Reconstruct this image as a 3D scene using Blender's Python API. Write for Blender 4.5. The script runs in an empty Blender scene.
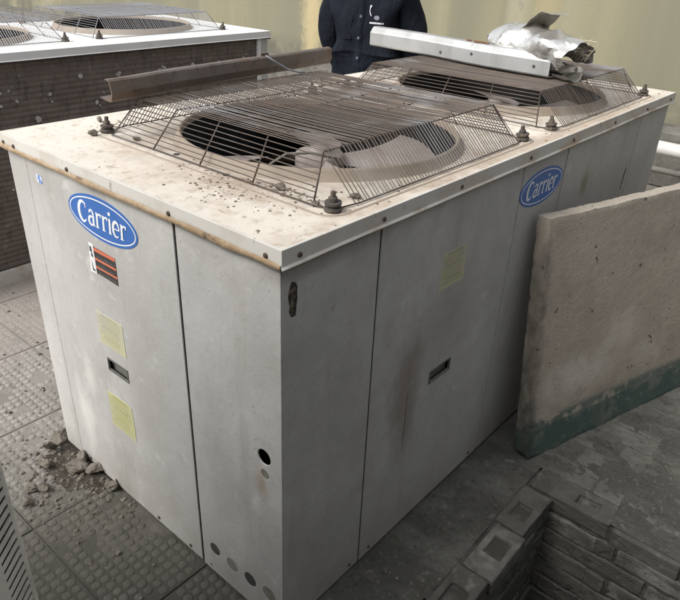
import bpy, bmesh, math, random
from mathutils import Vector, Matrix, noise

random.seed(7)
R = math.radians
S = bpy.context.scene
COL = S.collection

# ------------------------------------------------------------------ camera
cam = bpy.data.cameras.new('camera')
cam.sensor_width = 36.0
cam.lens = 653.44 / 680.0 * 36.0
cam.clip_start = 0.02
cam.clip_end = 500.0
co = bpy.data.objects.new('camera', cam)
COL.objects.link(co)
yaw, pit, rol = 0.69591, -0.49721, 0.04194
fw = Vector((math.cos(yaw) * math.cos(pit), math.sin(yaw) * math.cos(pit), math.sin(pit)))
rt = fw.cross(Vector((0, 0, 1))).normalized()
up = rt.cross(fw)
rt2 = rt * math.cos(rol) + up * math.sin(rol)
up2 = -rt * math.sin(rol) + up * math.cos(rol)
mw = Matrix((rt2, up2, -fw)).transposed().to_4x4()
mw.translation = Vector((-0.7878, -0.8056, 1.6457))
co.matrix_world = mw
S.camera = co

# ------------------------------------------------------------------ sky + sun (bright overcast, light from the back left)
SUN_DIR = Vector((-0.74, 0.24, 0.76)).normalized()      # towards the sun
world = bpy.data.worlds.new('World')
S.world = world
world.use_nodes = True
wn = world.node_tree
bg = wn.nodes['Background']
sky = wn.nodes.new('ShaderNodeTexSky')
sky.sky_type = 'NISHITA'
sky.sun_disc = False
sky.sun_elevation = math.asin(SUN_DIR.z)
sky.sun_rotation = math.atan2(SUN_DIR.x, SUN_DIR.y)
sky.air_density = 1.0
sky.dust_density = 4.0
sky.ozone_density = 1.0
hs = wn.nodes.new('ShaderNodeHueSaturation')
hs.inputs['Saturation'].default_value = 0.22
wn.links.new(sky.outputs[0], hs.inputs['Color'])
wn.links.new(hs.outputs[0], bg.inputs['Color'])
bg.inputs['Strength'].default_value = 0.15

sd = bpy.data.lights.new('sun', 'SUN')
sd.energy = 1.15
sd.angle = R(28)
sd.color = (1.0, 0.975, 0.925)
so = bpy.data.objects.new('sun', sd)
COL.objects.link(so)
so.rotation_euler = SUN_DIR.to_track_quat('Z', 'Y').to_euler()
so.location = (-3, 3, 6)

S.view_settings.view_transform = 'Standard'
S.view_settings.look = 'None'
S.view_settings.gamma = 1.0
S.view_settings.use_curve_mapping = False
S.view_settings.exposure = 0.72

# ------------------------------------------------------------------ materials
def mat(name, base, layers=(), rough=0.6, metal=0.0, bump=(), spec=0.4, rough_var=0.0, spots=()):
    """base colour + noise layers. layer = (colour, scale, lo, hi, strength, stretch(x,y,z), detail[, zmask])"""
    m = bpy.data.materials.new(name)
    m.use_nodes = True
    nt = m.node_tree
    N, L = nt.nodes, nt.links
    b = N['Principled BSDF']
    geo = N.new('ShaderNodeNewGeometry')
    cur = N.new('ShaderNodeRGB')
    cur.outputs[0].default_value = (*base, 1)
    out = cur.outputs[0]
    def nz(scale, stretch, detail, off=0.0, rgh=0.6):
        mp = N.new('ShaderNodeMapping')
        mp.inputs['Scale'].default_value = stretch
        mp.inputs['Location'].default_value = (off, off * 1.7, off * 0.6)
        L.new(geo.outputs['Position'], mp.inputs['Vector'])
        t = N.new('ShaderNodeTexNoise')
        t.inputs['Scale'].default_value = scale
        t.inputs['Detail'].default_value = detail
        t.inputs['Roughness'].default_value = rgh
        L.new(mp.outputs[0], t.inputs['Vector'])
        return t.outputs['Fac']
    for i, ly in enumerate(layers):
        colr, scale, lo, hi, st, stretch, detail = ly[:7]
        f = nz(scale, stretch, detail, 3.1 * i + len(name))
        mr = N.new('ShaderNodeMapRange')
        mr.inputs['From Min'].default_value = lo
        mr.inputs['From Max'].default_value = hi
        mr.inputs['To Min'].default_value = 0
        mr.inputs['To Max'].default_value = st
        L.new(f, mr.inputs['Value'])
        fac = mr.outputs[0]
        if len(ly) > 7 and ly[7]:
            ax, a0, a1 = ly[7]              # axis position mask (places stains, and shade painted on the near paving)
            sep = N.new('ShaderNodeSeparateXYZ')
            L.new(geo.outputs['Position'], sep.inputs[0])
            m2 = N.new('ShaderNodeMapRange')
            m2.interpolation_type = 'SMOOTHSTEP'
            m2.inputs['From Min'].default_value = a0
            m2.inputs['From Max'].default_value = a1
            L.new(sep.outputs[ax], m2.inputs['Value'])
            mu = N.new('ShaderNodeMath'); mu.operation = 'MULTIPLY'
            L.new(fac, mu.inputs[0]); L.new(m2.outputs[0], mu.inputs[1])
            fac = mu.outputs[0]
        mx = N.new('ShaderNodeMix')
        mx.data_type = 'RGBA'
        L.new(fac, mx.inputs[0])
        L.new(out, mx.inputs[6])
        mx.inputs[7].default_value = (*colr, 1)
        out = mx.outputs[2]
    for (centre, radii, colr, st) in spots:       # a stain with its own place, size and ragged edge
        mp = N.new('ShaderNodeMapping'); mp.vector_type = 'POINT'
        mp.inputs['Scale'].default_value = [1.0 / q for q in radii]
        mp.inputs['Location'].default_value = [-c / q for c, q in zip(centre, radii)]
        L.new(geo.outputs['Position'], mp.inputs['Vector'])
        ln = N.new('ShaderNodeVectorMath'); ln.operation = 'LENGTH'
        L.new(mp.outputs[0], ln.inputs[0])
        f = nz(18.0, (1, 1, 0.6), 6, 7.7)
        ad = N.new('ShaderNodeMath'); ad.operation = 'MULTIPLY_ADD'
        L.new(f, ad.inputs[0]); ad.inputs[1].default_value = 1.3
        L.new(ln.outputs['Value'], ad.inputs[2])
        mr = N.new('ShaderNodeMapRange'); mr.interpolation_type = 'SMOOTHSTEP'
        mr.inputs['From Min'].default_value = 1.75; mr.inputs['From Max'].default_value = 0.75
        mr.inputs['To Min'].default_value = 0.0; mr.inputs['To Max'].default_value = st
        L.new(ad.outputs[0], mr.inputs['Value'])
        mx = N.new('ShaderNodeMix'); mx.data_type = 'RGBA'
        L.new(mr.outputs[0], mx.inputs[0]); L.new(out, mx.inputs[6])
        mx.inputs[7].default_value = (*colr, 1)
        out = mx.outputs[2]
    L.new(out, b.inputs['Base Color'])
    b.inputs['Roughness'].default_value = rough
    b.inputs['Metallic'].default_value = metal
    b.inputs['Specular IOR Level'].default_value = spec
    if rough_var:
        f = nz(9.0, (1, 1, 1), 5, 11.0)
        mr = N.new('ShaderNodeMapRange')
        mr.inputs['To Min'].default_value = rough - rough_var
        mr.inputs['To Max'].default_value = rough + rough_var
        L.new(f, mr.inputs['Value'])
        L.new(mr.outputs[0], b.inputs['Roughness'])
    prev = None
    for i, (scale, dist, stretch) in enumerate(bump):
        f = nz(scale, stretch, 6, 5.3 * i + 2)
        bn = N.new('ShaderNodeBump')
        bn.inputs['Strength'].default_value = 1.0
        bn.inputs['Distance'].default_value = dist
        L.new(f, bn.inputs['Height'])
        if prev: L.new(prev, bn.inputs['Normal'])
        prev = bn.outputs[0]
    if prev: L.new(prev, b.inputs['Normal'])
    return m

U = (1, 1, 1)
M = {}
M['panel'] = mat('panel_paint', (0.47, 0.467, 0.452), [
    ((0.62, 0.61, 0.59), 2.6, 0.46, 0.66, 0.6, (1, 1, 0.7), 6),
    ((0.36, 0.35, 0.33), 3.2, 0.46, 0.72, 0.6, (1, 1, 0.8), 7),
    ((0.38, 0.365, 0.34), 13.0, 0.50, 0.72, 0.40, (1, 1, 0.8), 7),
    ((0.30, 0.285, 0.26), 34.0, 0.60, 0.76, 0.35, (1, 1, 0.35), 6),
    ((0.66, 0.65, 0.62), 14.0, 0.63, 0.70, 0.45, U, 5),
    ((0.36, 0.35, 0.33), 90.0, 0.50, 0.72, 0.22, U, 4),
    ((0.31, 0.295, 0.27), 1.4, 0.48, 0.66, 0.45, (1, 1, 0.8), 8),
    ((0.30, 0.28, 0.25), 9.0, 0.55, 0.74, 0.55, (1, 1, 0.12), 7),
    ((0.27, 0.245, 0.21), 3.0, 0.35, 0.65, 0.55, U, 7, ('Z', 0.30, 0.02)),
    ((0.20, 0.18, 0.155), 30.0, 0.65, 0.72, 0.4, (1, 1, 1.3), 7),
    ((0.20, 0.18, 0.155), 110.0, 0.66, 0.74, 0.7, U, 3),
], rough=0.5, bump=[(2.2, 0.012, U), (60, 0.0006, U)], spec=0.4, rough_var=0.12, spots=[
    ((0.475, 0, 0.55), (0.085, 0.1, 0.28), (0.22, 0.175, 0.145), 0.65),
    ((0.490, 0, 0.44), (0.006, 0.1, 0.16), (0.12, 0.10, 0.09), 0.7),
    ((1.52, 0, 0.93), (0.045, 0.1, 0.07), (0.22, 0.21, 0.08), 0.7),
    ((0.0, 0.93, 0.25), (0.1, 0.06, 0.20), (0.66, 0.65, 0.62), 0.8),
    ((0.0, 0.86, 0.42), (0.1, 0.04, 0.10), (0.66, 0.65, 0.62), 0.7),
    ((0.0, 0.07, 0.50), (0.1, 0.035, 0.07), (0.30, 0.22, 0.14), 0.6),
    ((0.06, 0, 1.08), (0.35, 0.1, 0.030), (0.22, 0.20, 0.18), 0.5)])
M['lid'] = mat('lid_paint', (0.70, 0.645, 0.565), [
    ((0.60, 0.515, 0.42), 4.0, 0.45, 0.70, 0.6, U, 6),
    ((0.50, 0.39, 0.29), 11.0, 0.56, 0.75, 0.6, U, 6),
    ((0.36, 0.27, 0.19), 22.0, 0.56, 0.70, 0.65, U, 7),
    ((0.33, 0.24, 0.17), 46.0, 0.60, 0.72, 0.8, U, 6),
    ((0.14, 0.10, 0.08), 120.0, 0.69, 0.74, 0.8, U, 3),
], rough=0.55, bump=[(3.0, 0.006, U), (70, 0.001, U)], rough_var=0.1, spots=[
    ((1.15, 0.015, 1.14), (1.6, 0.045, 0.5), (0.36, 0.28, 0.205), 0.7),
    ((0.60, 0.47, 1.14), (0.62, 0.62, 0.5), (0.31, 0.235, 0.175), 0.85),
    ((1.71, 0.50, 1.14), (0.55, 0.55, 0.5), (0.33, 0.26, 0.20), 0.8),
    ((0.17, 0.28, 1.14), (0.07, 0.20, 0.5), (0.34, 0.255, 0.185), 0.6)])
M['flange'] = mat('lid_edge_paint', (0.60, 0.58, 0.535), [
    ((0.46, 0.39, 0.31), 7.0, 0.46, 0.68, 0.65, U, 7),
    ((0.34, 0.235, 0.14), 9.0, 0.54, 0.66, 0.7, (1, 1, 1), 6, ('Z', 1.128, 1.106)),
    ((0.20, 0.15, 0.11), 34.0, 0.63, 0.71, 0.85, (1, 1, 0.6), 6),
], rough=0.5, bump=[(20, 0.001, U)])
M['whitelid'] = mat('white_lid_paint', (0.74, 0.74, 0.725), [
    ((0.62, 0.58, 0.52), 8.0, 0.52, 0.72, 0.5, U, 6),
    ((0.3, 0.26, 0.22), 60.0, 0.68, 0.75, 0.7, U, 4),
], rough=0.5, bump=[(8, 0.002, U)])
M['gasket'] = mat('gasket_foam', (0.36, 0.255, 0.155), [((0.48, 0.38, 0.26), 25.0, 0.45, 0.65, 0.8, U, 6), ((0.14, 0.1, 0.07), 30.0, 0.6, 0.7, 0.8, U, 6)], rough=0.9, bump=[(90, 0.003, U)])
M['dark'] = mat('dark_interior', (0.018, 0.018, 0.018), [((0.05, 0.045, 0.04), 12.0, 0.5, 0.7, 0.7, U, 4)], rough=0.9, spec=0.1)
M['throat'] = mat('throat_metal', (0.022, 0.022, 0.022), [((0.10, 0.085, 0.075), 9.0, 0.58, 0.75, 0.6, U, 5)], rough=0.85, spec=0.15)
M['collar'] = mat('collar_paint', (0.32, 0.268, 0.212), [((0.34, 0.27, 0.21), 9.0, 0.5, 0.7, 0.7, U, 6), ((0.2, 0.14, 0.1), 50.0, 0.64, 0.72, 0.8, U, 4)], rough=0.6, bump=[(30, 0.001, U)])
M['blade'] = mat('fan_blade_dusty', (0.30, 0.258, 0.235), [((0.20, 0.155, 0.135), 12.0, 0.48, 0.7, 0.7, U, 6), ((0.42, 0.37, 0.345), 5.0, 0.5, 0.7, 0.5, U, 4)], rough=0.6)
M['wire'] = mat('guard_wire', (0.075, 0.060, 0.050), [((0.115, 0.082, 0.062), 7.0, 0.50, 0.66, 0.8, U, 5), ((0.20, 0.20, 0.205), 4.0, 0.52, 0.68, 0.7, U, 3)], rough=0.42, metal=0.4)
M['wire2'] = mat('guard_wire_grey', (0.24, 0.245, 0.26), [((0.26, 0.18, 0.13), 6.0, 0.55, 0.72, 0.8, U, 4)], rough=0.45, metal=0.4)
M['bolt'] = mat('bolt_rubber', (0.075, 0.066, 0.058), [((0.2, 0.15, 0.11), 40.0, 0.5, 0.7, 0.8, U, 4)], rough=0.8, bump=[(120, 0.002, U)])
M['screw'] = mat('screw_rust', (0.10, 0.07, 0.05), [((0.22, 0.14, 0.08), 60.0, 0.5, 0.7, 0.8, U, 3)], rough=0.7, metal=0.3)
M['blue'] = mat('badge_blue', (0.030, 0.135, 0.44), [((0.06, 0.18, 0.46), 20.0, 0.5, 0.75, 0.4, U, 4)], rough=0.38)
M['white'] = mat('badge_white', (0.78, 0.80, 0.82), rough=0.4)
M['yellow'] = mat('yellow_label', (0.52, 0.51, 0.26), [((0.50, 0.49, 0.36), 9.0, 0.45, 0.68, 0.7, U, 5), ((0.46, 0.43, 0.24), 40.0, 0.58, 0.7, 0.6, U, 4)], rough=0.6)
M['paleyellow'] = mat('faded_yellow_label', (0.54, 0.53, 0.35), [((0.50, 0.49, 0.41), 11.0, 0.42, 0.62, 0.8, U, 5)], rough=0.6)
M['print'] = mat('label_print', (0.24, 0.23, 0.13), rough=0.7)
M['black'] = mat('label_black', (0.03, 0.028, 0.027), [((0.11, 0.10, 0.10), 60.0, 0.5, 0.7, 0.6, U, 3)], rough=0.5)
M['orange'] = mat('label_orange', (0.62, 0.16, 0.085), rough=0.5)
M['bluestick'] = mat('sticker_blue', (0.14, 0.25, 0.55), [((0.7, 0.72, 0.75), 70.0, 0.5, 0.56, 0.9, U, 3)], rough=0.5)
M['handle'] = mat('handle_grey', (0.15, 0.145, 0.135), [((0.2, 0.19, 0.17), 30.0, 0.5, 0.7, 0.6, U, 4)], rough=0.7)
M['plug'] = mat('knockout_plug', (0.22, 0.21, 0.185), [((0.16, 0.13, 0.09), 50.0, 0.45, 0.65, 0.8, U, 4)], rough=0.7)
M['darkplug'] = mat('knockout_plug_dark', (0.05, 0.05, 0.046), [((0.12, 0.11, 0.1), 50.0, 0.5, 0.7, 0.6, U, 4)], rough=0.7)
M['rusthole'] = mat('rust_patch', (0.045, 0.038, 0.032), [((0.22, 0.17, 0.13), 60.0, 0.5, 0.62, 0.9, U, 5)], rough=0.9, bump=[(150, 0.004, U)])
M['coil'] = mat('coil_fins', (0.155, 0.128, 0.113), [((0.21, 0.18, 0.16), 6.0, 0.45, 0.7, 0.7, (1, 1, 2), 6), ((0.065, 0.055, 0.05), 14.0, 0.50, 0.7, 0.7, (3, 3, 1), 6), ((0.32, 0.30, 0.285), 22.0, 0.63, 0.72, 0.7, U, 7)], rough=0.75, metal=0.15, bump=[(260, 0.0015, (1, 1, 0.03)), (14, 0.003, U)])
M['splat'] = mat('pale_splat', (0.48, 0.465, 0.45), [((0.25, 0.24, 0.23), 40.0, 0.45, 0.65, 0.8, U, 4)], rough=0.8)
M['rustbar'] = mat('rusty_steel', (0.18, 0.152, 0.135), [((0.19, 0.125, 0.085), 7.0, 0.45, 0.66, 0.85, U, 6), ((0.27, 0.245, 0.225), 5.0, 0.5, 0.7, 0.6, U, 5), ((0.075, 0.058, 0.05), 25.0, 0.55, 0.7, 0.7, U, 5)], rough=0.6, metal=0.35, bump=[(60, 0.001, U), (6, 0.003, U)])
M['galv'] = mat('galvanised_steel', (0.44, 0.445, 0.44), [((0.32, 0.32, 0.31), 5.0, 0.45, 0.7, 0.7, (1, 3, 1), 6), ((0.26, 0.22, 0.18), 30.0, 0.66, 0.74, 0.8, U, 5)], rough=0.42, metal=0.55, rough_var=0.12, bump=[(14, 0.0015, U)])
M['rustspot'] = mat('rust_spot', (0.22, 0.10, 0.05), [((0.10, 0.05, 0.03), 60.0, 0.45, 0.6, 0.9, U, 4)], rough=0.9)
M['foil'] = mat('bright_foil', (0.74, 0.73, 0.70), [((0.62, 0.57, 0.48), 12.0, 0.54, 0.74, 0.5, U, 5)], rough=0.27, metal=0.85, bump=[(9, 0.006, U), (40, 0.0012, U)])
M['foil_dull'] = mat('dull_foil', (0.50, 0.47, 0.41), [((0.12, 0.10, 0.08), 14.0, 0.54, 0.62, 0.9, U, 5)], rough=0.38, metal=0.7, bump=[(20, 0.005, U)])
M['foil_dark'] = mat('foil_backing', (0.16, 0.14, 0.11), [((0.35, 0.32, 0.26), 30.0, 0.5, 0.65, 0.8, U, 5)], rough=0.5, metal=0.5, bump=[(40, 0.004, U)])
M['scrim'] = mat('scrim_net', (0.45, 0.40, 0.29), rough=0.7)
M['slab'] = mat('cast_concrete', (0.385, 0.342, 0.285), [
    ((0.44, 0.40, 0.34), 4.0, 0.45, 0.7, 0.6, U, 8),
    ((0.22, 0.20, 0.17), 85.0, 0.56, 0.70, 0.45, U, 4),
    ((0.52, 0.49, 0.43), 55.0, 0.62, 0.72, 0.5, U, 4),
    ((0.28, 0.245, 0.205), 6.0, 0.48, 0.72, 0.6, U, 7),
    ((0.50, 0.47, 0.42), 3.1, 0.53, 0.66, 0.6, U, 6, ('Z', 0.50, 0.25)),
    ((0.24, 0.225, 0.19), 6.0, 0.46, 0.62, 0.6, U, 7, ('Z', 0.36, 0.18)),
    ((0.075, 0.115, 0.100), 9.0, 0.44, 0.48, 0.85, U, 8, ('Z', 0.185, 0.150)),
    ((0.070, 0.108, 0.095), 5.0, 0.10, 0.24, 0.92, U, 4, ('Z', 0.135, 0.120)),
    ((0.19, 0.20, 0.18), 8.0, 0.50, 0.62, 0.75, U, 8, ('Z', 0.20, 0.10)),
    ((0.25, 0.25, 0.225), 30.0, 0.60, 0.68, 0.6, U, 5, ('Z', 0.20, 0.10)),
    ((0.07, 0.06, 0.05), 26.0, 0.695, 0.715, 0.85, U, 2),
    ((0.16, 0.14, 0.12), 70.0, 0.70, 0.75, 0.6, U, 3),
], rough=0.9, bump=[(30, 0.0022, U), (150, 0.0022, U)], spec=0.2, spots=[
    ((1.30, -0.2, 0.30), (0.22, 0.4, 0.10), (0.55, 0.52, 0.46), 0.75),
    ((1.52, -0.28, 0.42), (0.12, 0.4, 0.10), (0.52, 0.48, 0.42), 0.6),
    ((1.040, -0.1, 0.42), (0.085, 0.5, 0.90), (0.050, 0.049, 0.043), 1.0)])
M['tile'] = mat('studded_tile', (0.30, 0.285, 0.262), [
    ((0.38, 0.358, 0.33), 6.0, 0.45, 0.7, 0.6, U, 6),
    ((0.17, 0.158, 0.14), 4.0, 0.44, 0.66, 0.7, U, 7),
    ((0.11, 0.10, 0.088), 10.0, 0.54, 0.70, 0.7, U, 7),
    ((0.092, 0.089, 0.073), 3.0, 0.22, 0.46, 0.95, U, 6, ('Y', 1.30, 0.65)),  # darker towards the camera: near-ground shade painted in with the dirt
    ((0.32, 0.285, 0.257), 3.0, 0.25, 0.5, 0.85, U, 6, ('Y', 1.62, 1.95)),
], rough=0.85, bump=[(90, 0.003, U)], spec=0.25)
M['tile_bed'] = mat('tile_bed', (0.25, 0.235, 0.212), [
    ((0.32, 0.30, 0.27), 5.0, 0.48, 0.7, 0.6, U, 6),
    ((0.17, 0.158, 0.14), 4.0, 0.44, 0.64, 0.75, U, 7),
    ((0.072, 0.070, 0.057), 3.0, 0.22, 0.46, 0.95, U, 6, ('Y', 1.30, 0.65)),  # same near shade painted into the bed colour
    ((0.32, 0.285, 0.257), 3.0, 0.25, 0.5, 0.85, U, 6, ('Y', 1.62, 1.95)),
], rough=0.9, bump=[(90, 0.003, U)], spec=0.2)
M['ground'] = mat('worn_concrete', (0.33, 0.295, 0.265), [
    ((0.25, 0.225, 0.20), 2.5, 0.42, 0.68, 0.8, U, 7),
    ((0.17, 0.155, 0.14), 7.0, 0.52, 0.72, 0.7, U, 7),
    ((0.42, 0.38, 0.345), 11.0, 0.56, 0.72, 0.5, U, 6),
    ((0.085, 0.08, 0.072), 2.0, 0.2, 0.42, 0.85, U, 5, ('Y', 0.9, 0.2)),  # near-ground shade painted into the concrete colour
], rough=0.9, bump=[(60, 0.004, U), (12, 0.006, U)], spec=0.25)
M['screed'] = mat('flaking_screed', (0.088, 0.086, 0.076), [
    ((0.16, 0.156, 0.14), 4.0, 0.46, 0.66, 0.7, (1.4, 0.8, 1), 8),
    ((0.07, 0.068, 0.060), 9.0, 0.50, 0.68, 0.7, (1.3, 0.8, 1), 8),
    ((0.22, 0.215, 0.195), 16.0, 0.58, 0.70, 0.6, U, 8),
    ((0.05, 0.048, 0.042), 45.0, 0.54, 0.66, 0.6, U, 6),
    ((0.25, 0.245, 0.225), 60.0, 0.60, 0.70, 0.5, U, 5),
], rough=0.92, bump=[(30, 0.010, U), (110, 0.005, U)], spec=0.22)
M['paver'] = mat('worn_paver', (0.13, 0.127, 0.112), [
    ((0.21, 0.206, 0.185), 6.0, 0.46, 0.68, 0.7, U, 8),
    ((0.085, 0.082, 0.072), 11.0, 0.50, 0.70, 0.7, U, 8),
    ((0.06, 0.057, 0.05), 50.0, 0.56, 0.68, 0.5, U, 5),
    ((0.28, 0.275, 0.25), 36.0, 0.62, 0.72, 0.5, U, 6),
], rough=0.92, bump=[(40, 0.008, U), (140, 0.004, U)], spec=0.22)
M['brick'] = mat('grey_brick', (0.105, 0.102, 0.090), [
    ((0.15, 0.146, 0.13), 8.0, 0.48, 0.68, 0.8, U, 7),
    ((0.065, 0.062, 0.053), 10.0, 0.52, 0.7, 0.7, U, 7),
    ((0.22, 0.215, 0.195), 18.0, 0.60, 0.72, 0.7, U, 6),
], rough=0.95, bump=[(60, 0.006, U), (190, 0.003, U)], spec=0.2)
M['palebrick'] = mat('pale_brick', (0.145, 0.141, 0.126), [
    ((0.27, 0.265, 0.24), 14.0, 0.48, 0.66, 0.8, U, 7),
    ((0.06, 0.057, 0.05), 9.0, 0.46, 0.66, 0.85, U, 7),
], rough=0.95, bump=[(60, 0.006, U), (190, 0.003, U)], spec=0.2)
M['mortar'] = mat('old_mortar', (0.07, 0.067, 0.059), [((0.13, 0.125, 0.11), 10.0, 0.5, 0.7, 0.8, U, 6)], rough=0.95, bump=[(60, 0.008, U)], spec=0.15)
M['soil'] = mat('dark_soil', (0.035, 0.031, 0.026), [((0.07, 0.06, 0.05), 14.0, 0.5, 0.7, 0.8, U, 6)], rough=0.95, bump=[(30, 0.02, U)], spec=0.1)
M['rubble'] = mat('rubble', (0.16, 0.142, 0.118), [((0.26, 0.235, 0.205), 14.0, 0.45, 0.66, 0.8, U, 5), ((0.12, 0.105, 0.09), 20.0, 0.5, 0.7, 0.8, U, 6)], rough=0.95, bump=[(60, 0.006, U)], spec=0.2)
M['dirt'] = mat('loose_dirt', (0.060, 0.052, 0.043), [((0.125, 0.11, 0.092), 18.0, 0.45, 0.66, 0.8, U, 6), ((0.07, 0.06, 0.05), 12.0, 0.5, 0.7, 0.8, U, 6)], rough=0.95, bump=[(70, 0.012, U)], spec=0.15)  # real dirt, base darkened for the shaded hollow under the unit corner
M['grit'] = mat('lid_grit', (0.17, 0.135, 0.10), [((0.30, 0.25, 0.20), 60.0, 0.45, 0.6, 0.9, U, 3)], rough=0.95)
M['wall'] = mat('yellow_wall', (0.185, 0.178, 0.126), [
    ((0.26, 0.24, 0.158), 0.55, 0.50, 0.60, 0.8, (1, 1.1, 0.04), 2),
    ((0.18, 0.17, 0.12), 0.7, 0.48, 0.64, 0.7, (1, 1.4, 0.05), 4),
    ((0.32, 0.30, 0.22), 0.9, 0.55, 0.64, 0.6, (1, 1.3, 0.03), 2),
    ((0.22, 0.20, 0.15), 6.0, 0.60, 0.70, 0.6, U, 6),
    ((0.18, 0.165, 0.13), 14.0, 0.68, 0.72, 0.6, U, 4),
    ((0.10, 0.095, 0.08), 5.0, 0.35, 0.6, 0.8, U, 6, ('Z', 0.72, 0.52)),
], rough=0.8, bump=[(40, 0.0012, U), (1.2, 0.02, (1, 2, 0.1))], spec=0.25, spots=[
    ((5.2, 4.80, 1.5), (2.0, 0.20, 9.0), (0.42, 0.35, 0.20), 0.85),
    ((5.2, 1.95, 1.5), (2.0, 0.17, 9.0), (0.30, 0.26, 0.155), 0.75),
    ((5.2, 3.05, 1.5), (2.0, 0.13, 9.0), (0.27, 0.245, 0.16), 0.6)])
M['plinth'] = mat('grey_plinth', (0.13, 0.125, 0.11), [((0.20, 0.19, 0.17), 5.0, 0.45, 0.66, 0.7, U, 6), ((0.05, 0.048, 0.042), 8.0, 0.5, 0.7, 0.8, U, 6)], rough=0.9, bump=[(30, 0.006, U)])
M['pvc'] = mat('pvc_pipe', (0.58, 0.57, 0.54), [((0.36, 0.34, 0.30), 6.0, 0.48, 0.7, 0.7, U, 6), ((0.2, 0.18, 0.15), 40.0, 0.64, 0.72, 0.7, U, 4)], rough=0.5)
M['casing'] = mat('beige_casing', (0.74, 0.715, 0.64), [((0.42, 0.40, 0.345), 9.0, 0.46, 0.68, 0.7, U, 6)], rough=0.55)
M['render'] = mat('building_render', (0.26, 0.26, 0.255), [((0.15, 0.15, 0.15), 1.5, 0.45, 0.66, 0.7, U, 6)], rough=0.9, bump=[(20, 0.004, U)])
M['navy'] = mat('navy_cloth', (0.0048, 0.0072, 0.0125), [((0.008, 0.0115, 0.019), 6.0, 0.45, 0.66, 0.8, (1, 1, 0.6), 4)], rough=0.85, bump=[(9, 0.03, (1, 1, 0.5)), (28, 0.008, (1, 1, 0.6)), (600, 0.0005, U)], spec=0.2)
M['trouser'] = mat('dark_trousers', (0.02, 0.02, 0.024), rough=0.9, bump=[(10, 0.02, U)])
M['skin'] = mat('skin', (0.36, 0.20, 0.13), [((0.42, 0.24, 0.17), 20.0, 0.45, 0.66, 0.6, U, 4)], rough=0.55)
M['hair'] = mat('hair', (0.012, 0.010, 0.009), rough=0.6, bump=[(120, 0.003, (1, 1, 0.2))])
M['shoe'] = mat('shoe_leather', (0.015, 0.013, 0.012), rough=0.4)
M['eye'] = mat('eye', (0.5, 0.48, 0.46), rough=0.2)
M['thread'] = mat('white_thread', (0.62, 0.63, 0.66), rough=0.8)
M['dimthread'] = mat('grey_thread', (0.16, 0.17, 0.21), rough=0.8)
M['button'] = mat('jacket_button', (0.10, 0.11, 0.15), rough=0.4)

# ------------------------------------------------------------------ helpers
def mesh_obj(name, verts, faces, material, parent=None, smooth=False, loc=None):
    me = bpy.data.meshes.new(name)
    me.from_pydata([tuple(v) for v in verts], [], faces)
    me.materials.append(M[material])
    if smooth:
        me.polygons.foreach_set('use_smooth', [True] * len(me.polygons))
    me.update()
    return link(name, me, parent, loc)

def link(name, me, parent=None, loc=None, rot=None):
    o = bpy.data.objects.new(name, me)
    COL.objects.link(o)
    if parent: o.parent = parent
    if loc is not None: o.location = loc
    if rot is not None: o.rotation_euler = rot
    return o

def bm_obj(name, bm, material, parent=None, smooth=False, loc=None):
    bmesh.ops.recalc_face_normals(bm, faces=bm.faces)
    me = bpy.data.meshes.new(name)
    bm.to_mesh(me); bm.free()
    me.materials.append(M[material])
    if smooth:
        me.polygons.foreach_set('use_smooth', [True] * len(me.polygons))
    return link(name, me, parent, loc)

def empty(name, loc=(0, 0, 0), parent=None):
    o = bpy.data.objects.new(name, None)
    o.empty_display_size = 0.1
    COL.objects.link(o)
    o.location = loc
    if parent: o.parent = parent
    return o

def tag(o, label=None, cat=None, group=None, kind=None):
    if label: o['label'] = label
    if cat: o['category'] = cat
    if group: o['group'] = group
    if kind: o['kind'] = kind
    return o

def add_box(bm, x0, x1, y0, y1, z0, z1, bevel=0.0, seg=1):
    r = bmesh.ops.create_cube(bm, size=1.0)
    for v in r['verts']:
        v.co = Vector(((x0 + x1) / 2 + v.co.x * (x1 - x0), (y0 + y1) / 2 + v.co.y * (y1 - y0), (z0 + z1) / 2 + v.co.z * (z1 - z0)))
    if bevel:
        es = {e for v in r['verts'] for e in v.link_edges}
        bmesh.ops.bevel(bm, geom=list(es), offset=bevel, segments=seg, affect='EDGES', profile=0.6)

def box(name, x0, x1, y0, y1, z0, z1, material, parent=None, bevel=0.0, seg=1):
    bm = bmesh.new()
    add_box(bm, x0, x1, y0, y1, z0, z1, bevel, seg)
    return bm_obj(name, bm, material, parent)

def tube_data(path, r, n=4, closed=False, caps=True):
    """verts, faces of a tube along path (list of Vectors)"""
    P = [Vector(p) for p in path]
    V, F = [], []
    m = len(P)
    prev = None
    for i, p in enumerate(P):
        if closed:
            t = (P[(i + 1) % m] - P[i - 1]).normalized()
        else:
            t = (P[min(i + 1, m - 1)] - P[max(i - 1, 0)]).normalized()
        if prev is None:
            a = t.orthogonal().normalized()
        else:
            a = (prev - t * prev.dot(t)).normalized()
        prev = a
        b = t.cross(a)
        rr = r[i] if isinstance(r, (list, tuple)) else r
        for k in range(n):
            an = 2 * math.pi * (k + 0.5) / n
            V.append(p + (a * math.cos(an) + b * math.sin(an)) * rr)
    for i in range(m if closed else m - 1):
        j = (i + 1) % m
        for k in range(n):
            l = (k + 1) % n
            F.append((i * n + k, i * n + l, j * n + l, j * n + k))
    if caps and not closed:
        F.append(tuple(range(n - 1, -1, -1)))
        F.append(tuple((m - 1) * n + k for k in range(n)))
    return V, F

def tube(name, path, r, material, parent=None, n=6, closed=False, smooth=True):
    V, F = tube_data(path, r, n, closed)
    return mesh_obj(name, V, F, material, parent, smooth)

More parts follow.
